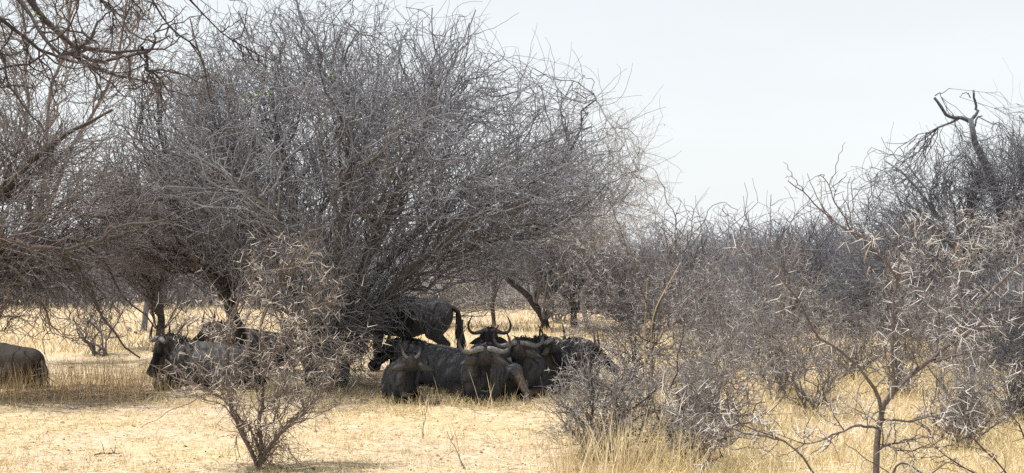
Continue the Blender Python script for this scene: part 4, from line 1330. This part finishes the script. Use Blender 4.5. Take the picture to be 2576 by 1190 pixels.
def right_sapling():
    Y = 8.4
    t = Plant(54)
    b = np.array([ux(2200, Y), Y, 0.0])
    root = thing('thorn_tree', 'near reddish thorn sapling on the right with forked stem and long white thorns', 'tree', b)
    paths = [[b, *uvs(Y, (2204, 1180), (2215, 1110), (2217, 1045), (2240, 1005), (2290, 955), (2345, 910), (2400, 868), (2430, 820), (2480, 765), (2530, 715), (2590, 650), (2660, 590))],
             [at(2242, 1003, Y), *uvs(Y, (2247, 930), (2246, 850), (2250, 780), (2256, 700), (2264, 620), (2272, 540))],
             [at(2216, 1060, Y), *uvs(Y, (2208, 1000, -.1), (2160, 940, -.2), (2110, 895, -.25), (2065, 870, -.3), (2040, 820, -.3), (2000, 750, -.35), (1950, 690, -.35), (1905, 645, -.35), (1870, 600, -.35))],
             [at(2350, 905, Y), *uvs(Y, (2358, 840, .1), (2362, 780, .15), (2385, 715, .2), (2400, 660, .2), (2440, 620, .2), (2470, 570, .2))],
             [at(2400, 868, Y), *uvs(Y, (2470, 820, -.15), (2520, 780, -.2), (2600, 760, -.2))],
             [at(2350, 910, Y), *uvs(Y, (2410, 895, -.1), (2470, 890, -.2), (2530, 915, -.2), (2590, 950, -.2))],
             [at(2220, 1055, Y), *uvs(Y, (2280, 1060, -.2), (2340, 1050, -.25), (2400, 1050, -.3), (2450, 1055, -.3))],
             [at(2216, 1080, Y), *uvs(Y, (2160, 1075, -.2), (2090, 1100, -.3), (2020, 1120, -.3), (1950, 1090, -.3))],
             [at(2212, 1130, Y), *uvs(Y, (2250, 1110, -.1), (2310, 1105, -.2), (2360, 1108, -.2))],
             [at(2256, 700, Y), *uvs(Y, (2200, 640, -.2), (2150, 600, -.3), (2080, 560, -.3), (2010, 500, -.3), (1960, 466, -.3))],
             [at(2160, 605, Y - .28), *uvs(Y, (2130, 560, -.3), (2110, 520, -.3), (2085, 470, -.3), (2060, 440, -.3))],
             [at(2385, 715, Y + .2), *uvs(Y, (2350, 650, .2), (2320, 600, .2), (2300, 540, .2))],
             [b + [0, 0, .6], *uvs(Y, (2260, 1175, -.2), (2330, 1195, -.3), (2420, 1210, -.4))],
             [at(2060, 1240, Y - .3), *uvs(Y, (2040, 1180, -.3), (1990, 1120, -.3), (1930, 1085, -.3), (1860, 1060, -.3), (1790, 1010, -.3), (1740, 960, -.3))],
             [at(1975, 1110, Y - .3), *uvs(Y, (1900, 1090, -.35), (1840, 1075, -.4), (1760, 1060, -.4), (1690, 1020, -.4))]]
    paths[13][0] = b + [-.02, -.05, .35]
    rad = [(.028, .006), (.011, .004), (.012, .003), (.010, .003), (.010, .004), (.009, .003), (.009, .003), (.009, .003), (.008, .003), (.009, .003), (.006, .002), (.006, .002), (.009, .004), (.010, .003), (.006, .002)]
    t.stems(paths, rad, K=20, sides=7, wob=.025)
    t.twigs(110, (.15, .5), 9, .0040, .0020, [0], spread=1.0, curl=.13, zig=.3, sides=4)
    t.twigs(320, (.06, .22), 6, .0028, .0014, [0, 1], spread=1.0, curl=.15, zig=.3, sides=3)
    t.build_levels(root, b, [('limb', [0], M_RED, True, False), ('branch', [1], M_RED, True, False), ('twigs', [2], M_RED, False, True)])
    p, d = t.thorn_sites(760, [0, 1, 2])
    uu, vv = UC + p[:, 0] / p[:, 1] * FPX, HORIZON - (p[:, 2] - CAM_H) / p[:, 1] * FPX
    keep = (p[:, 2] > .8) & ((vv > 590) | (uu > 2260) | (t.rng.random(len(p)) < .1))
    p, d = p[keep], d[keep]
    add_thorns(root, b, p, d, t.rng.uniform(.045, .105, len(p)), t.rng, 300, .92)
    # curled dry pods
    for (u, v) in ((2175, 632), (2182, 668), (2405, 610), (2412, 645)):
        c = at(u, v, Y - .3)
        a = np.linspace(0, 4.2, 14)
        P = (c + np.stack([.016 * np.cos(a * .8) + .004 * a, .01 * np.sin(2 * a), .018 * np.sin(a * .8) - .016 * a], -1))[None]
        v_, f_ = tubes(P, np.interp(np.arange(14), [0, 4, 13], [.002, .0055, .002])[None], 5, t.rng)
        link('curled_pod', mesh_data('curled_pod', v_ - b, f_, M_POD), root)


def back_right_thorn():
    """upright thorny shrub between the near sapling and the dark thicket"""
    Y = 19.0
    t = Plant(55)
    b = np.array([ux(2420, Y), Y, 0.0])
    root = thing('thorn_bush', 'tangled thorny shrub full of small white spines below the snag tree', 'bush', b)
    r = t.rng
    poly = [(2230, 760), (2260, 620), (2330, 540), (2430, 520), (2530, 500), (2640, 500), (2680, 800), (2560, 960), (2430, 1000), (2330, 900)]
    c = lambda n: crown_pts(poly, Y, n, .9, .6, r)
    ends = c(10)
    t.stems([[b + r.normal(size=3) * [.12, .1, 0], b + (e - b) * [.4, .4, .5], e] for e in ends], [(.014, .005)] * 10, K=12, sides=5, wob=.12)
    t.to_targets(c(60), .5, 8, .006, .003, 4, [0], wob=.13)
    t.to_targets(c(320), .45, 7, .005, .003, 3, [0, 1], wob=.13)
    t.twigs(700, (.15, .4), 5, .0042, .0022, [1, 2], spread=1.0, curl=.2, zig=.22)
    t.build_levels(root, b, [('stem', [0], M_BUSH, True, False), ('limb', [1], M_BUSH, True, False), ('branches', [2], M_BUSH, False, True), ('twigs', [3], M_BUSH, False, True)])
    p, d = t.thorn_sites(1500, [1, 2, 3])
    add_thorns(root, b, p, d, r.uniform(.05, .11, len(p)), r, 300, 1.05)


def low_twigs():
    """bare twiggy plant low in the right corner"""
    Y = 11.0
    t = Plant(56)
    b = np.array([ux(2600, Y), Y, 0.0])
    root = thing('shrub', 'low bare dark twiggy shrub in the bottom right corner', 'shrub', b)
    paths = [[b, *uvs(Y, (2560, 1240), (2500, 1170), (2450, 1130), (2410, 1090), (2385, 1055))],
             [b, *uvs(Y, (2560, 1260), (2480, 1210), (2400, 1165), (2330, 1130))],
             [b, *uvs(Y, (2600, 1220), (2570, 1130), (2540, 1070), (2500, 1040))],
             [b, *uvs(Y, (2640, 1200), (2620, 1100), (2600, 1020))]]
    t.stems(paths, [(.014, .003)] * 4, K=14, sides=5, wob=.05)
    t.twigs(60, (.2, .5), 7, .0045, .002, [0], spread=1.0, curl=.15, zig=.25)
    t.twigs(140, (.08, .25), 5, .0025, .0013, [1], spread=1.0, curl=.2, zig=.25)
    t.build_levels(root, b, [('stem', [0], M_DARKRED, True, False), ('twigs', [1, 2], M_DARKRED, False, True)])


def thorn_scrub(label, u, Y, poly, seed, mat, n=(8, 50, 220, 600), nth=420, dep=.9, th=(.04, .09), name='thorn_bush', rs=1.0, stem_mat=None):
    t = Plant(seed)
    b = np.array([ux(u, Y), Y, 0.0])
    root = thing(name, label, 'bush', b)
    r = t.rng
    c = lambda k: crown_pts(poly, Y, k, dep, .6, r, zmin=.05, edge=.5)
    ends = c(n[0])
    t.stems([[b + r.normal(size=3) * [.10, .1, 0], b + (e - b) * [.4, .4, .5] + r.normal(size=3) * .08, e] for e in ends], [(.015 * rs, .005 * rs)] * n[0], K=12, sides=5, wob=.14)
    t.to_targets(c(n[1]), .6, 9, .0075 * rs, .004 * rs, 4, [0], wob=.15, straight=.2)
    t.to_targets(c(n[2]), .45, 8, .005 * rs, .003 * rs, 3, [0, 1], wob=.15, straight=.1, ang=.5)
    t.twigs(n[3], (.12, .45), 6, .004 * rs, .0022 * rs, [1, 2], spread=1.1, curl=.2, zig=.22)
    t.build_levels(root, b, [('stem', [0], stem_mat or mat, True, False), ('limb', [1], mat, True, False), ('branches', [2], mat, False, True), ('twigs', [3], mat, False, True)])
    if nth:
        p, d = t.thorn_sites(nth, [1, 2, 3])
        add_thorns(root, b, p, d, r.uniform(*th, len(p)), r, 300, 1.1)


def scrub():
    thorn_scrub('loose grey thorn bush standing open just right of the slender sapling with creeper', 1770, 17.4, [(1640, 980), (1660, 800), (1700, 680), (1800, 640), (1880, 680), (1930, 800), (1920, 950), (1850, 1040), (1720, 1050)], 61, M_BUSH)
    thorn_scrub('pale spined open bush left of the fork of the reddish sapling', 2050, 19.5, [(1900, 960), (1920, 820), (1990, 720), (2080, 700), (2160, 760), (2190, 880), (2160, 980), (2050, 1020)], 62, M_BUSH, n=(7, 40, 170, 450), nth=500)
    thorn_scrub('low wiry grey scrub under the right arm of the reddish sapling', 2430, 16.2, [(2310, 1080), (2320, 980), (2370, 900), (2460, 870), (2540, 920), (2560, 1030), (2480, 1090), (2390, 1100)], 63, M_BUSH, n=(7, 40, 150, 400), nth=500)
    thorn_scrub('dark brushy thorn bush cut by the right edge of the view', 2560, 18.5, [(2420, 960), (2440, 760), (2500, 660), (2600, 620), (2700, 700), (2700, 1000), (2560, 1050)], 64, M_SLATE, n=(11, 70, 420, 1300), nth=420)
    thorn_scrub('wiry dark twigged bush merging into the right flank of the dense grey bush', 1750, 15.0, [(1600, 1140), (1620, 1000), (1660, 880), (1740, 800), (1850, 780), (1960, 860), (1990, 980), (1930, 1100), (1800, 1150)], 65, M_BUSH, n=(9, 60, 240, 620), nth=600, stem_mat=M_DKBROWN, dep=1.2)
    thorn_scrub('tall open grey bush with pale spines behind the left arm of the reddish sapling', 1960, 21.5, [(1820, 900), (1830, 720), (1890, 600), (1990, 560), (2090, 620), (2130, 780), (2100, 930), (1960, 980)], 69, M_BUSH, n=(9, 60, 300, 850), nth=600, dep=1.3, rs=1.15)
    thorn_scrub('open grey spined bush straight behind the fork of the reddish sapling', 2260, 22.5, [(2140, 930), (2150, 760), (2210, 640), (2310, 610), (2400, 690), (2430, 850), (2390, 970), (2260, 990)], 70, M_BUSH, n=(9, 60, 300, 850), nth=600, dep=1.3, rs=1.15)
    thorn_scrub('thin leafless bush with tan twigs in the straw behind the reddish sapling', 2130, 25.0, [(2040, 900), (2060, 790), (2130, 740), (2220, 780), (2260, 860), (2230, 930), (2120, 950)], 66, M_BROWN, n=(7, 40, 200, 500), nth=0, rs=1.2, name='shrub')
    thorn_scrub('tall loose brown bush before the thicket, between the sapling with creeper and the dome', 1900, 30.0, [(1780, 840), (1790, 660), (1850, 560), (1930, 540), (2000, 620), (2030, 760), (1990, 850), (1880, 880)], 67, M_BROWN, n=(9, 50, 300, 900), nth=0, dep=1.2, rs=1.4, name='shrub')
    thorn_scrub('tangled bush of brown twigs standing behind the dense grey thorn bush', 1600, 24.5, [(1470, 900), (1480, 760), (1530, 660), (1620, 600), (1720, 640), (1760, 780), (1720, 900), (1600, 940)], 68, M_BROWN, n=(9, 60, 320, 900), nth=400, dep=1.1, rs=1.2, th=(.05, .09))


scrub()
left_bush()
mid_bush()
mid_sapling()
right_sapling()
back_right_thorn()
low_twigs()


# ------------------------------------------------------------------ grass
def straw(n, rng, lo=(.46, .37, .19), hi=(.83, .705, .425)):
    t = rng.random((n, 1))
    c = np.array(lo) * (1 - t) + np.array(hi) * t
    return c * rng.uniform(.8, 1.1, (n, 1))


def grass_mesh(name, p, L, w, lean, rng, col, K=2, droop=.3, **props):
    n = len(p)
    az = rng.uniform(0, 2 * math.pi, n)
    d = unit(np.stack([np.cos(az) * lean, np.sin(az) * lean, np.ones(n)], -1))
    v, q, t = blades(p, d, L, w, rng, droop=droop, K=K)
    v[:, 2] = np.maximum(v[:, 2], gz(v[:, 0], v[:, 1]) + .004)
    st = 2 * K + 1
    return v, q, t, np.repeat(col, st, 0)


def grass():
    rng = np.random.default_rng(91)
    VV, QQ, TT, CC, off = [], [], [], [], 0

    def add(p, L, w, lean, col, K=2, droop=.3):
        nonlocal off
        v, q, t, c = grass_mesh('', p, L, w, lean, rng, col, K, droop)
        VV.append(v)
        QQ.append(q + off)
        TT.append(t + off)
        CC.append(c)
        off += len(v)

    def field(n, y0, y1, power=1.6):
        # more blades near the viewer: y distributed with density falling with distance
        t = rng.random(n)
        y = (y0 ** (1 - power) + t * (y1 ** (1 - power) - y0 ** (1 - power))) ** (1 / (1 - power))
        x = rng.uniform(-.375, .375, n) * y
        return x, y

    def clump(x, y, s=1.0):
        return .5 + .5 * np.sin(x * 2.1 * s + 1.7 * np.sin(y * 1.3 * s)) * np.cos(y * 1.9 * s + 1.3 * np.sin(x * .9 * s))
    # matted short straw
    x, y = field(105000, 13.6, 34, 1.9)
    bare = np.clip((np.sin(x * .55 + 2.0 + 1.2 * np.sin(y * .5)) * np.cos(y * .42 + .8 * np.sin(x * .6)) - .15) / .3, 0, 1)
    k = rng.random(len(x)) < (.25 + .75 * clump(x, y)) * (1 - .75 * bare)
    x, y = x[k], y[k]
    n = len(x)
    add(np.stack([x, y, gz(x, y)], -1), rng.uniform(.03, .10, n) * (y / 18) ** .4, rng.uniform(.0012, .0028, n) * (y / 15), rng.uniform(.5, 3.5, n), straw(n, rng), 2, .2)
    # standing wisps
    cx, cy = field(900, 13.8, 32, 1.7)
    m = 26
    x = np.repeat(cx, m) + rng.normal(size=900 * m) * .10
    y = np.repeat(cy, m) + rng.normal(size=900 * m) * .10
    sz = np.repeat(rng.uniform(.5, 1.3, 900), m)
    right = np.clip((x / y - .06) / .1, 0, 1)
    n = len(x)
    add(np.stack([x, y, gz(x, y)], -1), rng.uniform(.08, .20, n) * sz * (1 + 1.2 * right), rng.uniform(.0014, .0026, n) * (y / 16), rng.uniform(.1, 1.0, n), straw(n, rng, (.50, .38, .19), (.84, .71, .44)), 3, .25)
    # rougher grass round the resting animals
    cx, cy = rng.uniform(-5.5, 2.2, 170), rng.uniform(19.6, 23.5, 170)
    x = np.repeat(cx, 24) + rng.normal(size=170 * 24) * .09
    y = np.repeat(cy, 24) + rng.normal(size=170 * 24) * .07
    n = len(x)
    add(np.stack([x, y, gz(x, y)], -1), rng.uniform(.10, .30, n), rng.uniform(.0022, .0038, n), rng.uniform(.1, 1.1, n), straw(n, rng), 3, .3)
    # loose straws lying about
    x, y = field(11000, 13.6, 27, 1.9)
    n = len(x)
    add(np.stack([x, y, gz(x, y) + .008], -1), rng.uniform(.08, .26, n), rng.uniform(.0022, .004, n) * (y / 17), rng.uniform(4, 14, n), straw(n, rng, (.34, .25, .13), (.86, .76, .52)), 2, .06)
    # farther grass
    x, y = field(30000, 32, 75, 1.5)
    n = len(x)
    add(np.stack([x, y, gz(x, y)], -1), rng.uniform(.15, .40, n), rng.uniform(.006, .012, n), rng.uniform(.1, .8, n), straw(n, rng, (.58, .46, .25), (.78, .65, .40)), 2, .25)
    # taller thick straw on the right side
    x, y = field(36000, 13.8, 36, 1.4)
    x = rng.uniform(.09, .375, len(x)) * y
    k = rng.random(len(x)) < clump(x, y, 1.4)
    x, y = x[k], y[k]
    n = len(x)
    add(np.stack([x, y, gz(x, y)], -1), rng.uniform(.18, .55, n), rng.uniform(.0017, .0032, n) * (y / 16), rng.uniform(.1, .9, n), straw(n, rng), 3, .35)
    # tall thin stalks at the left under the edge tree
    x = rng.uniform(-.365, -.24, 1500) * 23
    y = rng.uniform(20.8, 25, 1500)
    n = len(x)
    add(np.stack([x, y, gz(x, y)], -1), rng.uniform(.25, .75, n), rng.uniform(.002, .0034, n), rng.uniform(.02, .5, n), straw(n, rng, (.42, .29, .15), (.62, .47, .27)), 3, .12)
    V, Q, T, C_ = map(np.concatenate, (VV, QQ, TT, CC))
    link('grass', mesh_data('grass', V, [Q, T], M_GRASS, col=C_), kind='stuff', label='dry straw coloured grass matted over the sandy clearing', category='grass')


def litter():
    rng = np.random.default_rng(92)
    n = 9000
    t = rng.random(n)
    y = 13.8 * (30 / 13.8) ** t
    x = rng.uniform(-.37, .3, n) * y
    p = np.stack([x, y, gz(x, y) + .006], -1)
    a = rng.uniform(0, 2 * math.pi, n)
    l = rng.uniform(.006, .020, n) * np.where(rng.random(n) < .06, 2.2, 1)
    w = l * rng.uniform(.3, .8, n)
    d = np.stack([np.cos(a), np.sin(a), rng.normal(size=n) * .25], -1)
    s = np.stack([-np.sin(a), np.cos(a), rng.normal(size=n) * .25], -1)
    # brown fallen leaves in the shade at the left
    k = rng.random(n) < .30
    p[k, 0], p[k, 1] = rng.uniform(-8.2, -5.6, k.sum()), rng.uniform(21.6, 24.2, k.sum())
    p[:, 2] = gz(p[:, 0], p[:, 1]) + .006
    up = np.array([0, 0, 1.0])
    V = np.stack([p - d * l[:, None], p + s * w[:, None], p + d * l[:, None], p - s * w[:, None], p + up * (w * .7)[:, None]], 1).reshape(-1, 3)
    i = np.arange(n)[:, None] * 5
    F = np.concatenate([i + [[0, 1, 4]], i + [[1, 2, 4]], i + [[2, 3, 4]], i + [[3, 0, 4]]])
    c = np.array([.07, .045, .03]) * (1 - rng.random((n, 1))) + np.array([.28, .18, .10]) * rng.random((n, 1))
    c = np.where(k[:, None], np.array([.20, .095, .05]) * rng.uniform(.6, 1.4, (n, 1)), c)
    link('leaf_litter', mesh_data('leaf_litter', V, F, M_GRASS, smooth=False, col=np.repeat(c, 5, 0)), kind='stuff', label='scattered dry leaf bits and droppings on the ground', category='litter')


def tuft(label, u, Y, n, spread, Lr, seed, lean=.45):
    rng = np.random.default_rng(seed)
    x0 = ux(u, Y)
    x = rng.normal(0, spread, n)
    y = rng.normal(0, spread * .7, n)
    z = gz(x0 + x, Y + y)
    v, q, t, c = [None] * 4
    az = rng.uniform(0, 2 * math.pi, n)
    ln = rng.uniform(.02, lean, n)
    d = unit(np.stack([np.cos(az) * ln + x * .5, np.sin(az) * ln, np.ones(n)], -1))
    v, q, t = blades(np.stack([x, y, z], -1), d, rng.uniform(*Lr, n), rng.uniform(.0018, .0036, n), rng, droop=.18, K=4)
    o = link('grass_tuft', mesh_data('grass_tuft', v, [q, t], M_GRASS, col=np.repeat(straw(n, rng, (.56, .44, .24), (.86, .75, .50)), 9, 0)),
             label=label, category='grass tuft', group='tall straw tufts')
    o.location = (x0, Y, 0)


grass()
litter()
tuft('tall straw tuft in front of the dense grey thorn bush', 1560, 14.6, 300, .26, (.35, .95), 1, .5)
tuft('shorter straw tuft at the left foot of the dense grey bush', 1440, 14.55, 170, .2, (.25, .7), 2)
tuft('straw tuft at the bottom right of the dense grey bush', 1690, 14.5, 200, .26, (.25, .75), 3, .7)
tuft('bent straw tuft under the dark shrub at the right edge', 2470, 20, 130, .35, (.5, 1.1), 4, .7)
tuft('upright pale straw tuft before the dark thicket at right', 2400, 22, 70, .15, (.7, 1.2), 5, .25)
tuft('few long straw stalks standing before the big front wildebeest', 1215, 19.9, 12, .22, (.4, .75), 6, .3)
tuft('thin straw tuft before the young wildebeest with short horns', 1075, 20.2, 26, .18, (.2, .42), 7, .5)
tuft('straw tuft at the foot of the wildebeest lying on the left', 395, 22.8, 60, .22, (.25, .6), 8, .6)


def dead_stick(label, pts, r, seed):
    rng = np.random.default_rng(seed)
    P = spline(np.array(pts, float), 12)
    P[:, 2] += gz(P[:, 0], P[:, 1])
    b = P[0].copy()
    P = P + np.cumsum(rng.normal(size=P.shape), 0) * .006
    P[:, 2] = np.maximum(P[:, 2], gz(P[:, 0], P[:, 1]) + r * .6)
    v1, f1 = tubes(P[None], np.linspace(r, r * .4, 12)[None], 5, rng)
    tw = []
    for k in (4, 7, 9):
        e = P[k] + rng.normal(size=3) * .12
        e[2] = abs(e[2]) + .05
        tw.append(spline(np.array([P[k], (P[k] + e) / 2 + [0, 0, .02], e]), 5))
    v2, f2 = tubes(np.stack(tw), np.linspace(r * .5, r * .2, 5)[None].repeat(3, 0), 4, rng)
    v, f = join([(v1, f1), (v2, f2)])
    o = link('dead_stick', mesh_data('dead_stick', v - b, f, M_DARKRED), label=label, category='stick', group='dead sticks on the ground')
    o.location = b


g = lambda u, v: [ux(u, CAM_H * FPX / (v - HORIZON)), CAM_H * FPX / (v - HORIZON), .02]
dead_stick('small dark stick lying in the straw at the lower left', [g(240, 1145), g(262, 1140), g(285, 1138), g(305, 1144)], .012, 1)
dead_stick('thin forked twig poking from the straw at the bottom centre', [g(1170, 1180), [*g(1155, 1165)[:2], .1], [*g(1130, 1160)[:2], .28]], .007, 2)
dead_stick('bleached fallen stick beside the far grey trunk on the left', [g(325, 835), g(340, 838), g(356, 842)], .05, 3)
dead_stick('thin upright weed stalk below the young wildebeest', [g(1065, 1100), [*g(1066, 1100)[:2], .2], [*g(1075, 1098)[:2], .5]], .006, 4)
